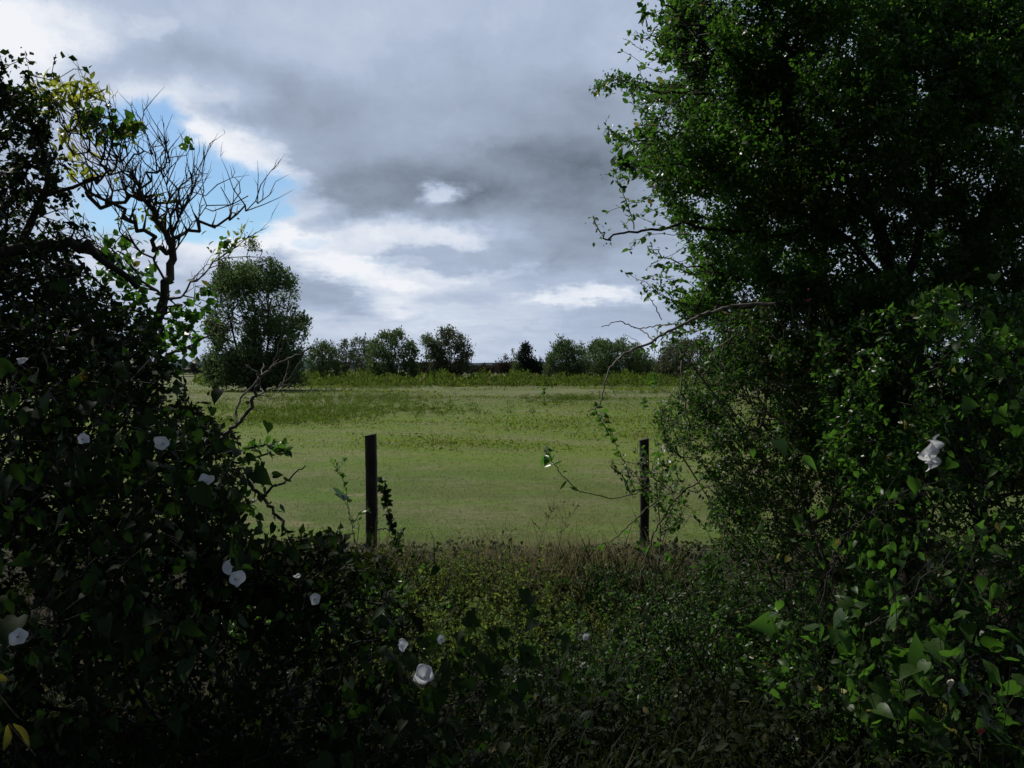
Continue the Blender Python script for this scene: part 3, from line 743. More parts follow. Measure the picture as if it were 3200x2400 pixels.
# ------------------------------------------------------------------ left: leafy dark tree
def left_tree():
    t = thing('hedge_tree', (-3.4, 4.3, 0), 'dark leafy hedge tree filling the upper left edge', 'tree')
    sk = Skeleton()
    top = sk.limb([(-3.4, 4.3, -.1), (-3.3, 4.25, 1.2), (-3.0, 4.2, 2.2), (-2.75, 4.2, 3.1), (-2.9, 4.1, 4.2)], .10, .04)
    sk.limb_from([P(-250, 830, 4.2), P(0, 790, 4.1), P(136, 766, 4.1), P(249, 766, 4.1), P(330, 820, 4.1), P(430, 900, 4.2)], .038, .014)
    sk.limb_from([P(-120, 1000, 4.2), P(0, 860, 4.2), P(100, 700, 4.2), P(150, 560, 4.2), P(120, 420, 4.2)], .03, .01)
    sk.limb_from([P(-100, 760, 4.2), P(60, 600, 4.0), P(200, 600, 4.1), P(300, 560, 4.2)], .02, .008)
    poly = [(-400, 150), (-60, 215), (20, 270), (110, 285), (190, 330), (150, 400), (205, 480), (190, 560), (255, 640), (290, 740), (230, 790), (330, 900), (400, 1010), (300, 1100), (-400, 1150)]
    tg = fill(poly, 2300, 4.2, .8, 200, .5, 3.4, 3)
    low = fill([(-400, 780), (0, 800), (100, 850), (160, 830), (210, 860), (330, 880), (360, 960), (480, 980), (520, 1150), (300, 1300), (-400, 1300)], 900, 4.0, .6, 150, .55, 3.6, 9)
    sprig = [P(80, 180, 4.1), P(100, 200, 4.1), P(60, 190, 4.1), P(95, 235, 4.1), P(175, 170, 4.1), P(165, 215, 4.1), P(190, 240, 4.1), P(230, 215, 4.1), P(260, 218, 4.1), P(285, 235, 4.1), P(160, 250, 4.1), P(10, 210, 4.1), P(0, 170, 4.1)]
    sk.grow(np.concatenate([tg, low, np.array(sprig)]), .22, .16, .15)
    # unseen canopy above and left of the view, added to shade the near bank
    cv = np.stack([rng.uniform(-6.4, 3.6, 9000), rng.uniform(-.4, 5.1, 9000), rng.uniform(3.1, 6.2, 9000)], 1)
    keep = (((cv[:, 0] + 1.3) / 4.9) ** 2 + ((cv[:, 1] - 2.3) / 2.75) ** 2 + ((cv[:, 2] - 4.7) / 1.5) ** 2 < 1) & (cv[:, 2] > CAMZ + cv[:, 1] * .52)
    s2 = Skeleton(); s2.limb([(-3.3, 4.25, 2.0), (-3.6, 4.1, 3.4), (-3.4, 3.8, 4.6), (-2.4, 3.4, 5.2), (-1.0, 2.8, 5.2), (1.2, 2.4, 5.2)], .09, .03)
    s2.grow(cv[keep][:2600], .25, .3, .12); s2.finish(.0022, .44, .06)
    sk.finish(.0022, .44, .07)
    g = Geo(); sk.wood(g); s2.wood(g); g.build('trunk', M['bark_dark'], t)
    g = Geo(); p, d = sk.leafpos(115, 9, .022, 4.0)
    m = len(p); leaves(g, SIMPLE, p, d * .4 + rv(m), rv(m) + [0, -.2, .9], rng.gamma(12, .034 / 12, m), 1.2)
    p, d = s2.leafpos(95, 9, .05); p = p[p[:, 2] > CAMZ + .08 + p[:, 1] * .48]
    m = len(p); leaves(g, SIMPLE, p, rv(m), rv(m) + [0, 0, .9], rng.gamma(12, .06 / 12, m), 1.5)
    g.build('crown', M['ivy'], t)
left_tree()

# ------------------------------------------------------------------ left: half-bare tree
def bare_tree():
    Y = 4.4
    t = thing('half_bare_tree', P(430, 1155, Y) * [1, 1, 0], 'half-bare tree with spiky leafless twigs against the blue sky', 'tree')
    sk = Skeleton()
    L_ = lambda pts, dy=0: [P(a, b, Y + dy * i / len(pts)) for i, (a, b) in enumerate(pts)]
    base = P(430, 1155, Y); base[2] = 0
    sk.limb([base] + L_([(440, 1250), (452, 1085), (493, 981), (524, 890), (538, 805), (529, 751), (497, 701), (475, 656), (452, 629)]), .034, .010)
    limbs = [([(545, 745), (615, 719), (669, 706), (723, 679), (769, 649), (821, 622)], .013, .003, .3),
             ([(538, 733), (565, 665), (592, 620), (642, 612)], .010, .003, -.2), ([(534, 724), (565, 602), (601, 561), (649, 543)], .009, .002, .2),
             ([(475, 656), (441, 584), (497, 534), (543, 507), (592, 466)], .010, .002, -.3), ([(452, 629), (416, 584), (407, 530), (434, 484), (470, 484), (529, 437)], .009, .003, .3),
             ([(570, 656), (520, 629), (452, 620), (398, 624), (335, 638), (271, 602)], .008, .013, .1),
             ([(520, 792), (488, 769), (452, 733), (398, 697), (339, 651), (267, 602), (290, 570), (344, 547), (316, 498), (280, 434)], .016, .004, -.4),
             ([(344, 547), (384, 498), (407, 416)], .006, .002, 0), ([(375, 507), (420, 443), (443, 394)], .006, .002, .2),
             ([(316, 498), (212, 452), (230, 398), (271, 353), (298, 321)], .006, .002, -.3), ([(280, 434), (253, 416), (203, 389), (149, 353)], .006, .003, 0),
             ([(524, 930), (556, 935), (601, 877), (660, 835), (714, 800), (764, 769)], .009, .002, .3), ([(488, 1012), (540, 975), (588, 954), (642, 913)], .008, .002, .1),
             ([(475, 1166), (565, 1089), (646, 1053), (705, 1008), (769, 999)], .011, .002, .2), ([(524, 890), (470, 800), (400, 745), (362, 660)], .009, .003, -.2),
             ([(510, 930), (430, 850), (370, 800), (300, 770)], .010, .003, .2), ([(497, 701), (520, 640), (510, 560), (480, 500)], .008, .002, .2),
             ([(538, 800), (570, 770), (600, 700), (640, 640)], .007, .002, -.2), ([(430, 870), (384, 846), (330, 800), (250, 765)], .012, .012, 0),
             ([(398, 624), (360, 580), (330, 520), (300, 400)], .007, .002, .3), ([(452, 629), (430, 560), (380, 520), (330, 440), (350, 380)], .007, .002, -.1)]
    for pts, a, b, dy in limbs: sk.limb_from(L_(pts, dy), a * .8, b * .9, sub=3, jit=.016)
    # stiff upward twigs off the limbs
    nodes = np.array(sk.pos); fx = np.array(sk.fix); path = np.array(sk.path); n0 = len(nodes)
    cen = P(520, 900, Y)
    def shoot(i, ln, r):
        a = sk.pos[i]
        out = unit(a - cen)
        d = unit(out * rng.uniform(.5, 1.3) + np.array([rng.normal() * .55, rng.normal() * .5, .35 + rng.normal() * .35]))
        k = 3; par = i; p = a
        for s in range(k):
            p = p + d * ln / k; d = unit(d + rng.normal(size=3) * .34 + [0, 0, .08]); par = sk.add(p, par, r * (1 - .28 * (s + 1)))
        return par
    allow = [i for i in range(n0) if fx[i] < .02 and nodes[i][2] > P(0, 960, Y)[2]]
    lvl2 = []
    for _ in range(300):
        i = random.choice(allow); e = shoot(i, rng.uniform(.08, .34), .0046); lvl2 += [e, e - 1, e - 2]
    for _ in range(360):
        shoot(random.choice(lvl2), rng.uniform(.04, .14), .0028)
    for a, b in (((669, 703), [(646, 642), (624, 584)]), ((723, 676), [(722, 640), (690, 584)]), ((760, 650), [(751, 600), (748, 570), (733, 554)]), ((771, 646), [(775, 612)]), ((700, 690), [(665, 660), (640, 650)]), ((601, 561), [(610, 530)]), ((630, 545), [(628, 540), (607, 516)])):
        i = sk.nearest(P(*a, Y)); q0 = sk.pos[i]; par = i
        for k, c in enumerate(b): par = sk.add(P(*c, q0[1]), par, .0035 * (1 - .3 * k))
    sk.finish(.002, .42, .05)
    g = Geo(); sk.wood(g, .004); g.build('trunk', M['bark'], t)
    # leaves: yellow-green sprays and a few dark ones
    g = Geo(); g2 = Geo()
    ends = np.array(sk.pos)
    def spray(px, py, rad, m, ls, geo, tm=LONG, up=.6):
        c = P(px, py, Y); dd = np.linalg.norm(ends - c, axis=1); near = np.argsort(dd)[:14]
        base_ = ends[rng.choice(near, m)] * .4 + (c + rng.normal(size=(m, 3)) * rad) * .6
        leaves(geo, tm, base_, rv(m) + [.2, 0, up], rv(m) + [0, -.3, .3], rng.uniform(.7, 1.3, m) * ls, 1.3)
    for px, py, rad, m, ls in ((380, 395, .03, 12, .05), (410, 415, .04, 12, .05), (430, 395, .03, 10, .055), (350, 420, .04, 12, .05), (330, 560, .05, 10, .045), (450, 660, .05, 12, .045), (400, 700, .06, 16, .045), (150, 285, .06, 34, .07), (170, 300, .07, 34, .065), (240, 320, .05, 18, .07), (280, 285, .05, 28, .065), (300, 275, .04, 14, .06), (215, 500, .05, 26, .06), (225, 540, .05, 22, .06), (190, 425, .02, 5, .08), (250, 390, .05, 14, .06), (260, 420, .06, 20, .06), (480, 700, .04, 16, .04), (525, 620, .04, 12, .04), (770, 715, .03, 16, .035), (755, 740, .03, 12, .035), (655, 780, .03, 8, .04), (140, 340, .05, 14, .05)): spray(px, py, rad, m, ls, g)
    for px, py, rad, m, ls in ((300, 385, .05, 22, .06), (335, 400, .05, 16, .06), (275, 370, .05, 18, .06), (435, 390, .03, 10, .06), (420, 400, .03, 8, .05), (390, 410, .04, 10, .05), (365, 415, .04, 12, .05), (580, 440, .02, 9, .045), (350, 330, .02, 4, .05), (700, 780, .03, 12, .05), (690, 760, .02, 8, .05), (400, 900, .12, 60, .05), (360, 870, .1, 50, .05), (440, 840, .1, 30, .045), (350, 780, .08, 30, .05), (560, 1030, .09, 40, .05), (600, 990, .06, 26, .05), (630, 960, .05, 18, .05), (580, 1080, .1, 46, .05), (530, 1110, .12, 60, .05), (470, 1050, .1, 60, .05), (640, 900, .04, 14, .045), (480, 960, .1, 40, .045)): spray(px, py, rad, m, ls, g2, OVAL, .2)
    g.build('yellow_leaves', M['sprig'], t); g2.build('green_leaves', M['haw'], t)
bare_tree()

# ------------------------------------------------------------------ left hedge body
def shrub(name, poly, n, yc, half, root, label, cat, mat, lsize, per_m, tmpl=OVAL, edge=150, gap=.2, gscale=3, off=0, bark='bark_dark', maxcnt=9, rtip=.0018, width=1.0, up=.8, group=None, limbs=(), spread=.02, step=.16, face=(0, -.25, 0), stems='stems', foliage='foliage', r0=.02):
    t = thing(name, root, label, cat, group)
    sk = Skeleton(); root = np.array(root, float)
    tg = fill(poly, n, yc, half, edge, gap, gscale, off)
    tg = tg[tg[:, 2] > gheight(tg[:, 0], tg[:, 1]) + .03]
    c = tg.mean(0)
    sk.limb([root + [0, 0, -.05], root * .6 + c * .4 + [0, 0, 0], c], r0, r0 * .4, sub=3, jit=.03)
    for l in limbs: sk.limb_from([P(*q) for q in l[0]], l[1], l[2], sub=4, jit=.008)
    sk.grow(tg, .25, step, .15); sk.finish(rtip, .42, .04)
    g = Geo(); sk.wood(g); g.build(stems, M[bark], t)
    g = Geo(); p, d = sk.leafpos(per_m, maxcnt, spread, 4.0)
    m = len(p); print(name, m); leaves(g, SIMPLE if tmpl is OVAL else tmpl, p, d * .4 + rv(m) + [0, 0, -.1], rv(m) + np.array(face) + [0, 0, up], rng.gamma(10, lsize / 10, m), width)
    g.build(foliage, M[mat], t)
    return t
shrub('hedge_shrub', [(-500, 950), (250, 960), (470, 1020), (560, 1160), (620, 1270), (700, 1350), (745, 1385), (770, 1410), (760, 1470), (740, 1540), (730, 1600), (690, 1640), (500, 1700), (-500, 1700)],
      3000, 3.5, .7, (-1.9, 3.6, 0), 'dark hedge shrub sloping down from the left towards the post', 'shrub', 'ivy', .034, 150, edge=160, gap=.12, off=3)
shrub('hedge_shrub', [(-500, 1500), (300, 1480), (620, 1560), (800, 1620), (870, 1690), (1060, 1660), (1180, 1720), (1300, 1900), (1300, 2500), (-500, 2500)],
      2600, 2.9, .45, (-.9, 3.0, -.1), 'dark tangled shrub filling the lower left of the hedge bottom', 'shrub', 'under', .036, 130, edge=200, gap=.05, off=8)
# sprays poking out of the hedge
def hedge_sprays():
    t = thing('elder_spray', P(790, 1480, 3.3) * [1, 1, 0], 'small leafy spray poking out of the left hedge over the field', 'spray')
    g = Geo()
    traced(t, [dict(p=[(690, 1420), (770, 1400), (830, 1390), (880, 1400), (905, 1420)], r=.006, lv=60, ls=.032), dict(p=[(700, 1440), (780, 1440), (850, 1400), (900, 1385)], r=.005, lv=44, ls=.03),
               dict(p=[(740, 1478), (780, 1510), (819, 1554), (860, 1600), (895, 1660)], r=.008, r1=.006, lv=10, ls=.03), dict(p=[(819, 1554), (860, 1520), (900, 1500), (954, 1456)], r=.006, r1=.003, lv=0),
               dict(p=[(730, 1520), (770, 1560), (790, 1600)], r=.004, lv=22, ls=.035), dict(p=[(640, 1620), (700, 1560), (760, 1530)], r=.005, lv=24, ls=.045, t=LOBED), dict(p=[(760, 1480), (800, 1470), (815, 1500)], r=.004, lv=14, ls=.03)], 3.3, .006, 'bark_dark', leafgeo=g)
    g.build('foliage', M['haw'], t)
    t = thing('dead_branch', P(707, 1356, 3.2) * [1, 1, 0], 'forked dead branch with pale bark rising out of the left hedge', 'branch')
    traced(t, [dict(p=[(690, 1390), (707, 1356), (741, 1324), (778, 1279), (796, 1234), (809, 1184)], r=.008, r1=.006), dict(p=[(739, 1322), (738, 1279), (769, 1229), (800, 1193), (809, 1180)], r=.0045, r1=.004),
               dict(p=[(806, 1190), (840, 1158), (868, 1137), (927, 1112), (972, 1083)], r=.007, r1=.003, tw=2), dict(p=[(808, 1184), (805, 1168), (787, 1153), (766, 1141)], r=.005, r1=.002), dict(p=[(810, 1184), (816, 1165), (823, 1135)], r=.0035, r1=.0015),
               dict(p=[(800, 1240), (827, 1223), (868, 1209), (909, 1200)], r=.004, r1=.0018, tw=6), dict(p=[(765, 1243), (800, 1250), (832, 1253)], r=.002, r1=.001), dict(p=[(780, 1275), (800, 1280), (822, 1284)], r=.0025, r1=.001)], 3.2, .006, 'bark_grey', jit=.003)
hedge_sprays()

# ------------------------------------------------------------------ bindweed with white flowers
def flower_geo(c, size, nrm, crumple=.12):
    """funnel flower: flared five-cornered rim narrowing into a throat"""
    g = Geo(); n = unit(np.asarray(nrm, float)); x = unit(np.cross(n, [0.1, 0, 1])); y = np.cross(n, x)
    k = 20; rows = [(.06, -.95), (.12, -.65), (.26, -.32), (.58, -.06), (.90, .05), (1.0, -.04)]
    v = []
    ph, ph2, ph3 = rng.uniform(0, 6, 3)
    for r, z in rows:
        for j in range(k):
            a = j * 2 * math.pi / k; rr = r * size / 2 * (1 + .085 * r * math.cos(5 * a + ph) + .07 * r * math.cos(2 * a + ph2) + .035 * r * math.cos(3 * a + ph3) + rng.normal() * .015 * r); zz = z * size / 2 + crumple * size * .9 * r * r * math.sin(2 * a + ph3) + crumple * size * .5 * r * r * math.sin(3 * a + ph) + rng.normal() * .01 * size
            v.append(np.asarray(c) + x * rr * math.cos(a) + y * rr * math.sin(a) + n * zz)
    f = [(i * k + j, i * k + (j + 1) % k, (i + 1) * k + (j + 1) % k, (i + 1) * k + j) for i in range(len(rows) - 1) for j in range(k)]
    g.add(np.array(v), np.array(f)); return g
def bindweed(stem_px, Y, flowers, label, nleaf=70, ls=.075, mat='bind', spread=.10, group='bindweed vines with white flowers', hang=0, name='bindweed_vine'):
    pts = [P(a, b, Y + c) for a, b, c in stem_px]
    t = thing(name, pts[0] * [1, 1, 0], label, 'vine', group)
    path = smooth_path(pts, 6, .01); g = Geo(); tube(g, path, np.linspace(.003, .0015, len(path)), 5)
    gl = Geo(); ii = rng.integers(0, len(path), nleaf)
    nleaf = int(nleaf * 1.5); ii = rng.integers(0, len(path), nleaf); q = path[ii] + rng.normal(size=(nleaf, 3)) * [spread, spread * .6, spread]
    frustums(g, path[ii[::4]], q[::4], np.full(len(q[::4]), .0008), np.full(len(q[::4]), .0006), 3)
    leaves(gl, HEART, q, rv(nleaf) * .7 + [0, -.2, -.6], rv(nleaf) * .8 + [0, -.6, .6], rng.gamma(8, ls * .56 / 8, nleaf), rng.uniform(.7, 1.15, nleaf))
    for (px, py, w, h, ny) in flowers:
        c = P(px, py, Y - .22); size = max(w, h) / F * (Y - .22)
        tilt = math.acos(min(1, min(w, h) / max(w, h)))
        nr = np.array([math.sin(tilt) * ny, -math.cos(tilt), .25]) if h >= w else np.array([.1 * ny, -math.cos(tilt), math.sin(tilt)])
        fo = flower_geo(c, size * 1.0, nr); fo.build('flower', M['petal'], t, True)
        j = int(np.argmin(np.linalg.norm(path - c, axis=1))); tube(g, smooth_path([path[j], (path[j] + c) / 2 + [0, .03, -.03], c - unit(nr) * size * .3], 4), .0015, 5)
    g.build('stems', M['bark_dark'], t); gl.build('leaves', M[mat], t, True)
bindweed([(-60, 1400, 0), (0, 1280, 0), (40, 1180, 0), (120, 1150, 0)], 2.7, [(70, 1125, 30, 20, 1)], 'bindweed with one small white flower high at the left frame edge', 46)
bindweed([(60, 1650, 0), (150, 1500, 0), (230, 1400, 0), (330, 1340, .1)], 2.5, [(262, 1370, 22, 36, 1)], 'bindweed with a narrow folded white flower on the upper left hedge', 90)
bindweed([(330, 1700, 0), (420, 1560, 0), (480, 1440, .1), (560, 1380, .2), (620, 1300, .4)], 2.55, [(505, 1384, 46, 46, 1)], 'bindweed with the roundest broad white flower on the upper left hedge', 110)
bindweed([(520, 1760, 0), (600, 1620, .1), (640, 1540, .1), (660, 1480, .2)], 2.6, [(646, 1498, 46, 34, 1)], 'bindweed with a two-lobed white flower near the dead branch foot', 100)
bindweed([(560, 1950, 0), (650, 1860, 0), (720, 1780, 0), (770, 1700, .2), (760, 1660, .3)], 2.5, [(711, 1771, 38, 46, -1), (742, 1808, 34, 52, 1)], 'bindweed with two touching white flowers one above the other', 110)
bindweed([(820, 2050, 0), (900, 1950, 0), (960, 1880, 0), (1060, 1830, .2)], 2.6, [(985, 1872, 30, 34, 1), (928, 1800, 22, 8, 1)], 'bindweed with a small pointed white flower low left of centre', 90)
bindweed([(-60, 2150, 0), (20, 2060, 0), (80, 1980, 0), (160, 1930, 0)], 2.2, [(57, 1990, 40, 52, 1)], 'bindweed with a tilted white flower at the lower left frame edge', 60)
bindweed([(1150, 2250, 0), (1240, 2160, 0), (1320, 2080, 0), (1400, 2000, .1)], 2.3, [(1325, 2108, 64, 46, 1), (1258, 2015, 22, 40, 1), (1378, 1997, 26, 24, 1)], 'bindweed with the largest white flower, low in the dark centre', 80)
bindweed([(1700, 2150, 0), (1760, 2080, 0), (1830, 2000, 0)], 2.6, [(1829, 1990, 20, 20, 1)], 'bindweed with a tiny white flower below the sunlit herbs', 36, .06)
bindweed([(250, 2150, 0), (360, 2050, 0), (460, 1980, 0), (600, 1930, 0)], 2.2, [], 'flowerless bindweed sprawling over the lowest left hedge', 130, .066, group=None)
bindweed([(150, 1900, 0), (260, 1800, 0), (420, 1700, 0), (520, 1640, .1)], 2.35, [], 'flowerless bindweed hanging in the dark between the left flowers', 130, .066, group=None)
bindweed([(1280, 2350, 0), (1500, 2150, 0), (1650, 2080, 0), (1750, 2100, 0)], 2.2, [], 'flowerless bindweed of large dark leaves at the bottom centre', 110, .062, group=None)
bindweed([(640, 1790, 0), (780, 1790, 0), (900, 1790, .1), (1080, 1800, .3)], 3.0, [], 'bindweed creeping along the hedge bottom below the dead branch', 150, .075, group=None)

# ------------------------------------------------------------------ right hawthorn
def right_tree():
    Y = 5.2
    base = P(2860, 1500, Y); base[2] = -.15
    t = thing('hawthorn_tree', base, 'big hawthorn tree with a dense crown filling the upper right', 'tree')
    sk = Skeleton()
    L_ = lambda pts, y=Y, dy=0: [P(a, b, y + dy * i / len(pts)) for i, (a, b) in enumerate(pts)]
    sk.limb([base] + L_([(2850, 1500), (2830, 1300), (2840, 1100), (2820, 940), (2760, 760), (2700, 600)]), .09, .035, sub=3)
    for pts, a, b, dy in [([(2840, 1000), (2700, 950), (2560, 945), (2420, 950), (2288, 956), (2240, 965)], .019, .008, -.8),
                          ([(2830, 960), (2700, 800), (2560, 690), (2400, 640), (2290, 560), (2180, 520), (2060, 520)], .020, .004, -.6),
                          ([(2760, 760), (2700, 560), (2620, 400), (2520, 250), (2450, 130), (2400, 20)], .034, .010, -.3),
                          ([(2700, 600), (2560, 480), (2420, 340), (2272, 162), (2205, 91), (2137, 61), (2087, 30), (2053, -5)], .020, .004, -.6),
                          ([(2820, 900), (2900, 600), (2920, 350), (2890, 180), (2960, 30), (2990, -60)], .030, .012, .2),
                          ([(2830, 1000), (3000, 800), (3150, 500), (3250, 200)], .03, .012, .3), ([(2840, 1050), (3000, 960), (3300, 900)], .025, .012, .1),
                          ([(2560, 690), (2400, 740), (2260, 720), (2125, 702), (2050, 721), (1988, 724), (1937, 731), (1899, 749), (1890, 739), (1865, 706), (1854, 674)], .014, .0025, -.5),
                          ([(2420, 950), (2330, 880), (2240, 845), (2183, 833), (2089, 811), (2050, 779), (2024, 769)], .010, .002, -.3),
                          ([(2160, 996), (2125, 967), (2089, 927), (2071, 891), (2073, 847)], .006, .002, 0), ([(2227, 974), (2300, 880), (2380, 800)], .008, .006, 0),
                          ([(2300, 560), (2220, 480), (2150, 430), (2050, 420), (1965, 439), (1928, 422), (1894, 402)], .010, .0025, -.3),
                          ([(2420, 340), (2250, 300), (2124, 290), (2063, 287), (1989, 263), (1918, 250), (1857, 280)], .012, .002, -.2),
                          ([(2272, 162), (2180, 200), (2094, 142), (2050, 118), (2030, 88), (2019, 54), (2006, 20)], .007, .002, 0)]:
        sk.limb_from(L_(pts, Y, dy), a, b, sub=3, jit=.010)
    poly = [(2170, -250), (2090, -40), (2100, 60), (2060, 110), (2110, 180), (2150, 240), (2060, 270), (1985, 300), (2010, 380), (1985, 450), (1950, 520), (2040, 570), (2060, 620), (2110, 690), (2110, 760), (2190, 830), (2200, 900), (2120, 940), (2170, 990), (2250, 1010), (2330, 1000), (2380, 1080), (2450, 1350), (2600, 1500), (3600, 1550), (3600, -250)]
    tg = fill(poly, 17500, Y + .3, 1.3, 780, .24, 1.9, 1)
    sk.grow(tg, .22, .2, .16)
    sk.finish(.0016, .42, .05)
    g = Geo(); sk.wood(g); g.build('trunk', M['bark_dark'], t)
    g = Geo(); p, d = sk.leafpos(640, 9, .028, 2.8)
    m = len(p); print('crown leaves', m); leaves(g, SIMPLE, p, d * .5 + rv(m), rv(m) + [0, 0, .6], rng.gamma(7, .025 / 7, m), 1.15)
    g.build('crown', M['haw'], t)
    gl = Geo()
    traced(t, [dict(p=[(2420, 950), (2288, 956), (2227, 974), (2162, 996), (2089, 1035), (2046, 1064), (1981, 1093), (1942, 1111), (1906, 1152), (1888, 1206), (1874, 1269)], r=.0085, r1=.0032)], 4.1, .01, 'bark_grey', name='branch', jit=.003)
    traced(t, [dict(p=[(1999, 1028), (1965, 1014), (1934, 1006), (1880, 1021)], r=.0035, r1=.002), dict(p=[(2046, 1064), (2020, 1044), (1999, 1028)], r=.003, r1=.003), dict(p=[(1999, 1028), (2050, 1020), (2111, 1012)], r=.003, r1=.003),
               dict(p=[(2006, 1079), (1985, 1062), (1955, 1048)], r=.002, r1=.001), dict(p=[(1897, 1192), (1910, 1212), (1926, 1238)], r=.002, r1=.001), dict(p=[(1883, 1226), (1865, 1224), (1842, 1224)], r=.002, r1=.0015), dict(p=[(1874, 1265), (1860, 1275), (1838, 1285)], r=.003, r1=.002),
               dict(p=[(1931, 1128), (1937, 1135), (1943, 1145)], r=.003, r1=.002),
               dict(p=[(1981, 717), (1970, 663), (1945, 601), (1927, 561), (1925, 520)], r=.0035, lv=22, ls=.035, lo=.1), dict(p=[(1925, 540), (1935, 510), (1980, 520), (2040, 540)], r=.003, lv=36, ls=.045, lo=0), dict(p=[(1910, 520), (1930, 490), (1960, 500)], r=.002, lv=14, ls=.05, lo=0),
               dict(p=[(1963, 717), (1950, 700), (1938, 690)], r=.0025, lv=4, ls=.03), dict(p=[(2060, 921), (2035, 894), (2012, 905), (2006, 880), (2020, 872), (2040, 872)], r=.003, lv=10, ls=.025), dict(p=[(2068, 999), (2046, 956), (2028, 927), (2010, 918), (2006, 935)], r=.003, lv=5, ls=.028),
               dict(p=[(2024, 769), (2035, 790), (2080, 812)], r=.002, lv=7, ls=.035), dict(p=[(1854, 674), (1860, 700), (1875, 725)], r=.002, lv=9, ls=.025, lo=0), dict(p=[(1857, 280), (1880, 268), (1918, 250), (1960, 255)], r=.002, lv=30, ls=.033, lo=0), dict(p=[(1989, 263), (2000, 225), (2006, 200)], r=.002, lv=8, ls=.035, lo=0),
               dict(p=[(1985, 263), (1980, 300), (1985, 330)], r=.003, lv=6, ls=.03), dict(p=[(2006, 20), (2014, 45), (2022, 75)], r=.0025, lv=7, ls=.045, lo=0), dict(p=[(2137, 118), (2090, 84), (2070, 61)], r=.003, lv=12, ls=.04, lo=.1), dict(p=[(1894, 402), (1930, 422), (1950, 450)], r=.002, lv=12, ls=.03, lo=0), dict(p=[(1965, 439), (1940, 460), (1925, 455)], r=.002, lv=6, ls=.03, lo=0),
               dict(p=[(2120, 1000), (2110, 1040), (2080, 1060)], r=.002, lv=3, ls=.05), dict(p=[(2162, 1000), (2150, 1040), (2136, 1090)], r=.003, lv=7, ls=.045), dict(p=[(2190, 990), (2188, 1030), (2190, 1080)], r=.0025, lv=2, ls=.03), dict(p=[(2053, 0), (2090, -20)], r=.002, lv=10, ls=.04)],
           4.3, .003, 'twig', name='twig', leafgeo=gl)
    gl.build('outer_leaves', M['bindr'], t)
    gs = Geo(); gl2 = Geo()
    for (px, py, dx, dy) in ((2110, 60, -80, -50), (2110, 150, -110, 10), (2120, 200, -120, -60), (2040, 330, -90, -60), (2030, 380, -90, 60), (2010, 470, -70, 70), (2080, 600, -120, 40), (2130, 680, -120, -60), (2150, 780, -110, 60), (2200, 870, -120, -40),
                             (2160, 960, -110, -70), (2220, 1000, -120, 90), (2300, 1010, -60, 110), (2380, 1040, -70, 90), (2200, 30, -60, -90), (2100, 240, -100, -40), (2130, 1020, -90, 60), (2060, 540, -100, -20)):
        for q in range(3):
            ax, ay = px + rng.normal() * 25, py + rng.normal() * 25; ex, ey = ax + dx * rng.uniform(.6, 1.3) + rng.normal() * 25, ay + dy * rng.uniform(.6, 1.3) + rng.normal() * 25; Y_ = rng.uniform(4.4, 5.2)
            path = smooth_path([P(ax + 60, ay, Y_ + .1), P(ax, ay, Y_), P((ax + ex) / 2 + rng.normal() * 12, (ay + ey) / 2 + rng.normal() * 12, Y_), P(ex, ey, Y_ - .05)], 4, .004)
            tube(gs, path, np.linspace(.0028, .0012, len(path)), 4)
            m = 26; ii = rng.integers(3, len(path), m); leaves(gl2, OVAL, path[ii] + rng.normal(size=(m, 3)) * .008, rv(m) + (path[-1] - path[0])[None] * 2, rv(m) + [0, 0, .6], rng.gamma(8, .030 / 8, m), 1.0)
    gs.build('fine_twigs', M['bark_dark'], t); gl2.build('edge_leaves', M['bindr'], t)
    # pink-red hips
    for (px, py) in ((2527, 905), (2524, 940), (2532, 936)):
        g = Geo(); c = P(px, py, 4.3); th = np.linspace(0, math.pi, 7); v = [(c[0] + .006 * math.sin(a) * math.cos(b), c[1] + .006 * math.sin(a) * math.sin(b), c[2] + .008 * math.cos(a)) for a in th for b in np.arange(8) * math.pi / 4]
        g.add(v, np.array([(i * 8 + j, i * 8 + (j + 1) % 8, (i + 1) * 8 + (j + 1) % 8, (i + 1) * 8 + j) for i in range(6) for j in range(8)])); g.build('berry', M['hip'], t, True)
right_tree()

# ------------------------------------------------------------------ right thickets
shrub('blackthorn_thicket', [(2150, 1110), (2230, 1040), (2300, 930), (2450, 880), (2600, 900), (2800, 1150), (2850, 1700), (2700, 2050), (2350, 2000), (2200, 1900), (2190, 1780), (2240, 1660), (2200, 1560), (2150, 1450), (2090, 1400), (2040, 1300), (2110, 1230)],
      4300, 4.9, .75, (2.0, 5.0, -.2), 'fine-leaved tangled thicket below the hawthorn crown', 'thicket', 'haw2', .024, 300, edge=260, gap=.24, gscale=2.5, off=14, bark='twig', rtip=.0019,
      limbs=[([(2500, 1321, 4.4), (2414, 1425, 4.3), (2341, 1479, 4.3), (2255, 1520, 4.3), (2151, 1533, 4.3)], .008, .003), ([(2341, 1479, 4.3), (2305, 1529, 4.2), (2260, 1580, 4.2)], .005, .002), ([(2600, 1180, 4.4), (2500, 1321, 4.4)], .009, .008),
             ([(2124, 1090, 4.3), (2133, 1203, 4.3), (2142, 1294, 4.3), (2160, 1371, 4.3), (2188, 1443, 4.2), (2242, 1506, 4.2), (2323, 1579, 4.2)], .005, .004), ([(2314, 1353, 4.4), (2233, 1384, 4.3), (2151, 1438, 4.3)], .006, .003),
             ([(2273, 1560, 4.2), (2224, 1642, 4.1)], .004, .002), ([(2440, 1560, 4.1), (2400, 1680, 4.1), (2330, 1800, 4.1)], .004, .002), ([(2560, 1780, 4.1), (2420, 1860, 4.0), (2250, 1920, 3.9)], .005, .003)])
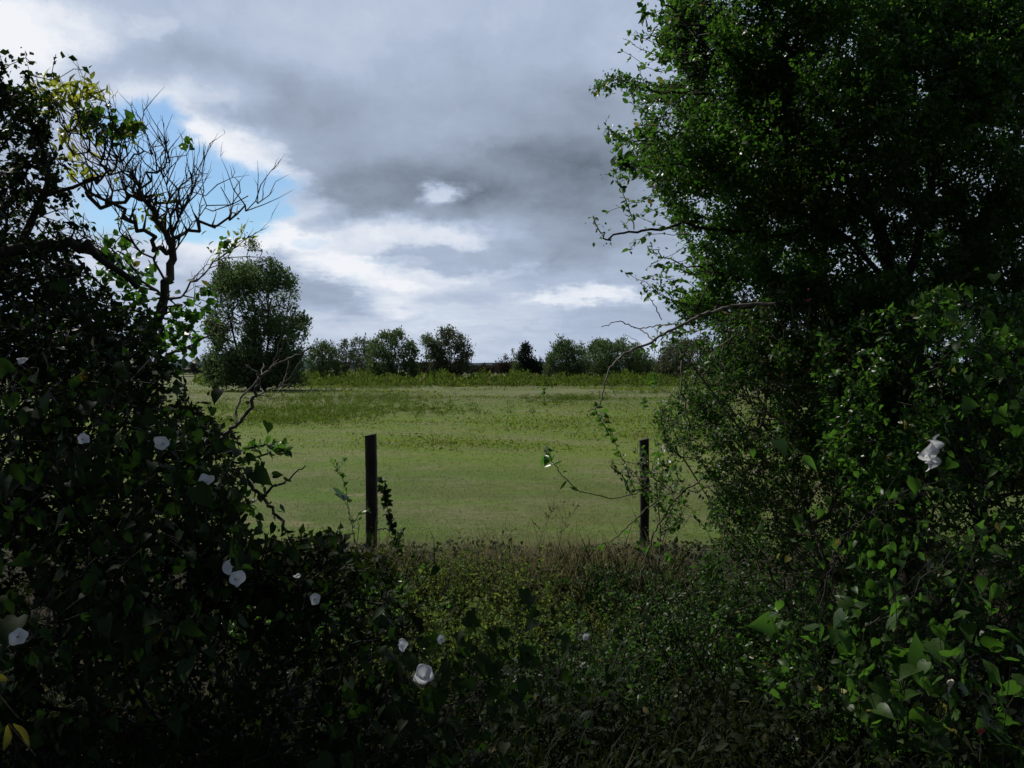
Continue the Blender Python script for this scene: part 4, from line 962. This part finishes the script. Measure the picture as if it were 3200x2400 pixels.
shrub('leafy_thicket', [(2560, 1050), (2750, 960), (2950, 900), (3080, 920), (3600, 900), (3600, 2100), (2900, 2100), (2700, 1900), (2600, 1700), (2560, 1400)],
      2000, 4.0, .5, (2.1, 4.0, -.1), 'leafy thicket of mixed green leaves along the right frame edge', 'thicket', 'haw', .030, 260, edge=260, gap=.22, gscale=3, off=22, rtip=.0018)
shrub('sapling_bush', [(2000, 1380), (2010, 1300), (2080, 1290), (2110, 1400), (2150, 1500), (2140, 1640), (2060, 1680), (2040, 1560), (1960, 1540), (1900, 1440), (1970, 1430)],
      420, 5.6, .35, P(2060, 1750, 5.6) * [1, 1, 0], 'thin leafy sapling growing over the right fence post', 'sapling', 'haw', .034, 34, edge=60, gap=.3, off=5, bark='twig', rtip=.0016, r0=.009)
def sapling_branches():
    t = thing('arching_bramble', P(2016, 1750, 4.4) * [1, 1, 0], 'arching bramble stems reaching left across the right fence post', 'bramble'); g = Geo()
    traced(t, [dict(p=[(2040, 1530), (1998, 1538), (1925, 1554), (1826, 1538), (1767, 1497), (1731, 1452), (1713, 1416)], r=0.0031, r1=.0025, lv=16, ls=.05, lo=.55, t=LONG), dict(p=[(1713, 1420), (1705, 1405), (1700, 1400)], r=0.0012, lv=5, ls=.07, lo=0),
               dict(p=[(1985, 1530), (1944, 1429), (1916, 1375), (1889, 1334), (1867, 1294), (1858, 1276)], r=0.0031, r1=.002, lv=50, ls=.035, lo=.1), dict(p=[(1867, 1300), (1885, 1290), (1895, 1300)], r=0.0012, lv=8, ls=.05, lo=0),
               dict(p=[(2060, 1560), (2016, 1592), (1975, 1633), (1925, 1678), (1871, 1705), (1812, 1723)], r=0.0037, r1=.003, lv=8, ls=.045), dict(p=[(2000, 1830), (2016, 1750), (2043, 1669), (2079, 1606), (2142, 1533), (2188, 1502), (2230, 1480)], r=0.0043, r1=.005, lv=14, ls=.05),
               dict(p=[(1980, 1560), (1950, 1500), (1920, 1460), (1900, 1440)], r=0.0019, lv=22, ls=.03, lo=0), dict(p=[(2188, 1650), (2160, 1590), (2100, 1560)], r=0.0019, lv=16, ls=.03), dict(p=[(2230, 1700), (2180, 1620), (2090, 1600), (2050, 1570)], r=0.0019, lv=18, ls=.035),
               dict(p=[(2124, 1250), (2060, 1210), (2035, 1180)], r=0.0019, lv=12, ls=.035, lo=.6), dict(p=[(2100, 1480), (2060, 1430), (2050, 1350)], r=0.0019, lv=26, ls=.035, lo=0), dict(p=[(2140, 1700), (2060, 1740), (1990, 1700)], r=0.0019, lv=16, ls=.04)],
           4.4, .004, 'twig', name='stem', leafgeo=g)
    g.build('foliage', M['haw'], t)
    def stalk(name, label, cat, paths, Y, lm='haw', **k):
        t = thing(name, P(*paths[0]['p'][0], Y) * [1, 1, 0], label, cat, k.get('group')); g = Geo()
        traced(t, paths, Y, .003, k.get('sm', 'bark_dark'), name='stem', leafgeo=g); g.build('foliage', M[lm], t)
    stalk('climbing_weed', 'thin climbing weed with two big oval leaves left of the clear post', 'weed', [dict(p=[(1110, 1700), (1101, 1644), (1090, 1589), (1080, 1524), (1069, 1481), (1047, 1456), (1036, 1437)], r=.004, lv=34, ls=.045, lo=.1), dict(p=[(1090, 1590), (1078, 1570), (1074, 1560)], r=.002, lv=4, ls=.12, lo=.5), dict(p=[(1100, 1640), (1130, 1600), (1145, 1595)], r=.003, lv=10, ls=.05), dict(p=[(1050, 1450), (1080, 1440)], r=.002, lv=12, ls=.04, lo=0)], 6.2, 'haw')
    stalk('climbing_weed', 'dark climbing weed twining up right of the clear post', 'weed', [dict(p=[(1240, 1730), (1231, 1662), (1217, 1618), (1210, 1575), (1199, 1535), (1192, 1492)], r=.004, lv=120, ls=.055, lo=0), dict(p=[(1240, 1730), (1250, 1680), (1262, 1660)], r=.003, lv=20, ls=.05, lo=0), dict(p=[(1180, 1655), (1200, 1650), (1220, 1658)], r=.006, r1=.005)], 6.3, 'ivy')
    gg = 'dry seed stalks at the field edge'
    stalk('dry_stalk', 'taller dry seed stalk left of a pair at the field edge', 'stalk', [dict(p=[(1684, 1730), (1690, 1680), (1705, 1644), (1720, 1605), (1734, 1582)], r=.003, tw=7), dict(p=[(1720, 1605), (1738, 1588), (1746, 1582)], r=.002, tw=3)], 5.9, 'drygrass', group=gg, sm='twig')
    stalk('dry_stalk', 'shorter dry seed stalk right of a pair at the field edge', 'stalk', [dict(p=[(1741, 1732), (1756, 1662), (1768, 1630), (1781, 1607)], r=.003, tw=8), dict(p=[(1757, 1660), (1775, 1640), (1783, 1636)], r=.002, tw=3)], 5.9, 'drygrass', group=gg, sm='twig')
    stalk('dry_stalk', 'thin upright dry stem amid the tan grass below centre', 'stalk', [dict(p=[(1566, 1800), (1565, 1740), (1562, 1690), (1568, 1672)], r=.003, tw=4)], 5.7, 'drygrass', group=gg, sm='twig')
    ff = 'small seedlings in the field'
    stalk('field_seedling', 'upright small seedling out in the middle of the field', 'weed', [dict(p=[(1702, 1272), (1700, 1240), (1698, 1210)], r=.008, lv=26, ls=.16, lo=.1)], 34, 'haw', group=ff)
    stalk('pale_seedling', 'pale leafy shoot in the field beside the right thicket', 'weed', [dict(p=[(2040, 1215), (2045, 1190), (2042, 1165)], r=.004, lv=26, ls=.05, lo=.1)], 9, 'bindr', group=ff)
    stalk('field_seedling', 'small dark seedling in front of the right thicket', 'weed', [dict(p=[(2015, 1280), (2010, 1262), (2018, 1245)], r=.004, lv=20, ls=.07, lo=.1)], 14, 'haw', group=ff)
sapling_branches()

# ------------------------------------------------------------------ undergrowth
def clump(name, cx, cy, rx, ry, h, nst, label, cat, mat, ls, tmpl=OVAL, per=26, lean=.25, bark='bark_dark', group=None, width=1.0, spread=.02, dome_=True):
    """many stems from the ground, leafy along their length"""
    z0 = float(gheight(cx, cy)); t = thing(name, (cx, cy, z0), label, cat, group)
    a = rng.uniform(0, 2 * math.pi, nst); r = np.sqrt(rng.random(nst))
    x, y = cx + rx * r * np.cos(a), cy + ry * r * np.sin(a)
    b = np.stack([x, y, gheight(x, y) - .02], 1)
    hh = h * rng.uniform(.6, 1.08, nst) * (1 - .45 * r ** 2 if dome_ else 1)
    tip = b + np.stack([(x - cx) * .35 + rng.normal(size=nst) * lean * hh, (y - cy) * .35 + rng.normal(size=nst) * lean * hh, hh], 1)
    mid = (b + tip) / 2 + rng.normal(size=(nst, 3)) * .04 + [0, 0, .05]
    g = Geo(); rad = np.full(nst, .0022)
    frustums(g, b, mid, rad * 1.3, rad, 3); frustums(g, mid, tip, rad, rad * .5, 3)
    g.build('stems', M[bark], t)
    n = nst * per; i = rng.integers(0, nst, n); s = rng.random(n)[:, None] ** .75
    p = np.where(s < .5, b[i] * (1 - 2 * s) + mid[i] * 2 * s, mid[i] * (2 - 2 * s) + tip[i] * (2 * s - 1)) + rng.normal(size=(n, 3)) * spread
    g = Geo(); leaves(g, tmpl, p, rv(n) + [0, -.1, .1], rv(n) * .8 + [0, -.2, .9], rng.gamma(9, ls / 9, n), width)
    g.build('leaves', M[mat], t)
    return t
def grass_tuft(geo, cx, cy, rx, ry, h, n, curl=1.0, wide=2.0):
    x = cx + rng.normal(size=n) * rx; y = cy + rng.normal(size=n) * ry
    p = np.stack([x, y, gheight(x, y) - .01], 1)
    d = unit(rng.normal(size=(n, 3)) * [.4, .4, .1] + [0, 0, 1])
    s = h * rng.uniform(.5, 1.15, n); side = unit(np.stack([rng.normal(size=n), rng.normal(size=n), np.zeros(n)], 1))
    hv = side * s[:, None] * rng.uniform(.1, .5, n)[:, None] * curl
    w = .0022 * wide * np.cross(side, [0, 0, 1])
    a, b2, c, e = p, p + d * s[:, None] * .45 + hv * .2, p + d * s[:, None] * .8 + hv * .6, p + d * s[:, None] * .95 + hv * 1.15
    v = np.stack([a - w, a + w, b2 + w, b2 - w, c + w * .7, c - w * .7, e], 1)
    f = np.array([(0, 1, 2), (0, 2, 3), (3, 2, 4), (3, 4, 5), (5, 4, 6)])
    geo.add(v.reshape(-1, 3), (f[None] + (np.arange(n) * 7)[:, None, None]).reshape(-1, 3))
def undergrowth():
    # tan dry grass along the field edge
    for k, (px, w, n, lab) in enumerate(((1500, .16, 900, 'tan dry grass clump left of the tallest dry stalk'), (1780, .26, 1500, 'widest tan dry grass clump under the pair of dry seed stalks'), (2010, .22, 1000, 'dry grass clump at the foot of the right fence post'), (1190, .2, 900, 'dry grass clump at the foot of the clear fence post'), (840, .25, 800, 'dry grass clump at the left hedge foot'))):
        cx = (px - 1600) / F * 6.2; t = thing('dry_grass_clump', (cx, 6.2, 0), lab, 'grass clump', 'dry grass clumps at the field edge')
        g = Geo(); grass_tuft(g, cx, 6.2, w, .3, .28, n * 2 // 3, 1.2, 1.4); 
        n2 = 300; p = np.stack([cx + rng.normal(size=n2) * w, 6.2 + rng.normal(size=n2) * .25, rng.uniform(.10, .30, n2)], 1)
        leaves(g, DIAMOND, p, rv(n2) + [0, 0, .5], rv(n2), .014, .8); g.build('blades', M['drygrass'], t)
    lit = 'sunlit herbs in the gap'
    clump('herb_clump', -.75, 5.9, .6, .35, .40, 130, 'olive herb clump under the clear post', 'plant', 'herb', .020, per=34, group=lit)
    clump('herb_clump', -.15, 5.6, .45, .4, .58, 140, 'sunlit yellow-green herb clump just left of centre', 'plant', 'herb', .020, per=34, group=lit)
    clump('herb_clump', .4, 5.1, .42, .4, .40, 130, 'low sunlit herb clump just right of centre', 'plant', 'herb', .021, per=34, group=lit)
    clump('herb_clump', -.4, 4.6, .45, .4, .66, 150, 'bushy speckled herb clump in the middle foreground', 'plant', 'herb', .024, per=34, group=lit)
    clump('herb_clump', .95, 5.7, .5, .4, .40, 130, 'mid-green herb clump in front of the right post', 'plant', 'haw2', .022, per=34, group=lit)
    clump('herb_clump', 1.1, 4.6, .42, .4, .78, 140, 'dark speckled herb clump below the arching bramble', 'plant', 'haw2', .022, per=34, group=lit)
    clump('herb_clump', .35, 4.0, .36, .36, .62, 120, 'small-leaved herb clump deep in the centre gap', 'plant', 'haw2', .022, per=34, group=lit)
    clump('herb_clump', -1.15, 5.2, .5, .5, .60, 110, 'dark herb clump between the post and the left hedge', 'plant', 'haw', .032, per=30, group=lit)
    clump('herb_clump', 1.75, 4.3, .5, .4, .85, 130, 'leafy herb clump at the foot of the fine-leaved thicket', 'plant', 'haw', .03, per=34, group=lit)
    dk = 'dark plants of the near bank'
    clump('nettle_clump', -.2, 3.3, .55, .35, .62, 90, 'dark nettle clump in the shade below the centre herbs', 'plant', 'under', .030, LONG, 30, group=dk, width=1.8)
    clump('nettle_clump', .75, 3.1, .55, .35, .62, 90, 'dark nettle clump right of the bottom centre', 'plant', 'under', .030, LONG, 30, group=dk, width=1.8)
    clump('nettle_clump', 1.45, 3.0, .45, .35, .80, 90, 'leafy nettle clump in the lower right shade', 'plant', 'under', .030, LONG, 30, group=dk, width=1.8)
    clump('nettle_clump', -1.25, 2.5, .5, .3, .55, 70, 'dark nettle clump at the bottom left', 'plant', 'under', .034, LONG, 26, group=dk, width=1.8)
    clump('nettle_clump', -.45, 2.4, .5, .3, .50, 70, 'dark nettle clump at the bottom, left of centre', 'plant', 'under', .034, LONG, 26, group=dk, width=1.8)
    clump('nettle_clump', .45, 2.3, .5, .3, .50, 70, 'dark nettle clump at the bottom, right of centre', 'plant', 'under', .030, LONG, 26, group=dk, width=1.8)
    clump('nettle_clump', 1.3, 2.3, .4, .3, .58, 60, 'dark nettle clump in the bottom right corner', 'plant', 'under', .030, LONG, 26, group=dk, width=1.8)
    clump('broadleaf_weed', 1.55, 2.75, .22, .2, 1.05, 14, 'tall weed with broad bright leaves at the lower right', 'plant', 'bindr', .065, HEART, 16, lean=.1, group=None)
    clump('broadleaf_weed', 1.2, 3.1, .25, .2, .86, 16, 'weed with glossy arrow-shaped leaves left of the tall broad-leaved weed', 'plant', 'bindr', .055, HEART, 16, lean=.15)
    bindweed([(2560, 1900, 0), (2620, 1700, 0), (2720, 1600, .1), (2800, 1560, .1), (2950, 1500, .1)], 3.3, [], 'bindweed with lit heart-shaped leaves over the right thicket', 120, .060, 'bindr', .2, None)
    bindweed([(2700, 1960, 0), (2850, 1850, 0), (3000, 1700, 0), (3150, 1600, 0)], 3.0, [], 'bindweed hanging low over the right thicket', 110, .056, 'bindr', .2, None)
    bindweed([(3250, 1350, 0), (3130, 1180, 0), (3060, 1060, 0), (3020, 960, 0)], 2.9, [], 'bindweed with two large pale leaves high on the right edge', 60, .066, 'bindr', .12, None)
    g = Geo()
    for k in range(260):
        y = rng.uniform(1.7, 6.3); x = rng.uniform(-.75, .75) * y; grass_tuft(g, x, y, .12, .12, rng.uniform(.18, .42), 60, 1.3, 1.8)
    for k in range(40):
        y = rng.uniform(3.2, 6.2); x = rng.uniform(-.35, .6) * y; grass_tuft(g, x, y, .05, .05, rng.uniform(.5, .85), 9, 1.5, 2.2)
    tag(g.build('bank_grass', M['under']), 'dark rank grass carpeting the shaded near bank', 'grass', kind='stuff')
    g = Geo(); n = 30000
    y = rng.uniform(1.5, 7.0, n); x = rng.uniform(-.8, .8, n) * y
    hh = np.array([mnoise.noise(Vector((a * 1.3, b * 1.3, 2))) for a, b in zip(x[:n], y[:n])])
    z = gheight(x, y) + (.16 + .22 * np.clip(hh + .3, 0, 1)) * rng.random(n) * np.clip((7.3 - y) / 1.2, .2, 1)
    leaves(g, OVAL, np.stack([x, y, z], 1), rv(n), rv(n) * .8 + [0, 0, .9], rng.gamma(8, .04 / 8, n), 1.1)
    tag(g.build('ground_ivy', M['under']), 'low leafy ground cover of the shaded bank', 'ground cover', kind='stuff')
undergrowth()

def accents():
    # white torn flower cluster on the right
    t = thing('white_bindweed_cluster', P(2910, 1400, 3.2) * [1, 1, 0], 'tall stack of ragged white bindweed flowers on the right thicket', 'flower cluster')
    g = Geo(); tube(g, smooth_path([P(2960, 1560, 3.4), P(2930, 1450, 3.3), P(2925, 1350, 3.25)], 5, .005), .002, 5); g.build('stem', M['bark_dark'], t)
    for (px, py, s) in ((2926, 1372, 22), (2916, 1393, 40), (2908, 1418, 46), (2908, 1444, 44), (2918, 1430, 34)):
        flower_geo(P(px, py, 3.15 + rng.uniform(-.03, .03)), s / F * 3.2 * 1.1, (rng.normal() * .3, -1, .25), .5).build('flower', M['petal'], t, True)
    def leafpair(name, label, paths, Y, ls):
        t = thing(name, P(*paths[0][0], Y) * [1, 1, 0], label, 'leaf sprig')
        g = Geo(); gl = Geo()
        for pa in paths:
            pts = np.array([P(a, b, Y) for a, b in pa]); q = smooth_path(pts, 4); n = len(q)
            s = np.linspace(0, 1, n); w = ls * np.sin(np.pi * np.clip(s, 0, 1)) ** .7
            tan = unit(np.gradient(q, axis=0)); side = unit(np.cross(tan, [0, 1, .25]))
            l, r = q + side * w[:, None] + [0, -.004, 0], q - side * w[:, None] + [0, -.004, 0]
            v = np.concatenate([q, l, r]); f = [(i, i + 1, n + i + 1, n + i) for i in range(n - 1)] + [(i, 2 * n + i, 2 * n + i + 1, i + 1) for i in range(n - 1)]
            gl.add(v, np.array(f))
        a = P(*paths[0][0], Y); tube(g, [a, a + [0.02, .08, -.12]], .0015, 4)
        g.build('stem', M['twig'], t); gl.build('leaves', M['yleaf'], t, True)
    leafpair('yellow_leaf_pair', 'pair of arched yellow leaves in the dark left hedge', [[(515, 1968), (498, 1985), (484, 2012)], [(530, 1964), (560, 1975), (582, 2003)]], 2.3, .007)
    leafpair('hanging_yellow_leaves', 'two long hanging yellow leaves in the bottom left corner', [[(26, 2262), (28, 2300), (14, 2345)], [(42, 2260), (75, 2285), (95, 2330)]], 2.0, .010)
    leafpair('green_leaf_tip', 'pale pointed leaf at the lower left frame edge', [[(-30, 2140), (0, 2115), (30, 2125)]], 2.0, .012)
    # pale snail on a leaf stalk
    t = thing('snail', P(2968, 2132, 2.6), 'pale round snail clinging to the tall broad-leaved weed', 'snail')
    g = Geo(); c = P(2968, 2132, 2.6)
    for k in range(1):
        path = []; rad = []
        for a in np.linspace(0, 4.2 * math.pi, 60):
            u = a / (4.2 * math.pi); r = .009 * u ** 1.1; path.append((c[0] + r * math.cos(a), c[1] - .006 * (1 - u), c[2] + r * math.sin(a))); rad.append(.0012 + .0048 * u)
        tube(g, path, rad, 8)
    g.build('shell', M['snail'], t, True)
    g = Geo(); tube(g, [c + [.004, 0, -.01], c + [-.002, 0, -.02], c + [-.004, -.001, -.032]], [.005, .0045, .0025], 8); g.build('body', M['snail'], t, True)
    # small red flower low right
    t = thing('red_flower', P(3065, 2285, 2.3), 'small red flower in the lower right corner', 'flower')
    g = Geo(); leaves(g, OVAL, np.repeat([P(3065, 2285, 2.3)], 7, 0), rv(7) + [0, -.4, .3], rv(7), .011, 1.0); g.build('petals', M['hip'], t)
    g = Geo(); a = P(3065, 2285, 2.3); tube(g, [a, a + [.01, .02, -.1]], .001, 4); g.build('stem', M['twig'], t)
accents()
print('objects', len(bpy.data.objects), 'polys', sum(len(o.data.polygons) for o in bpy.data.objects if o.type == 'MESH'))
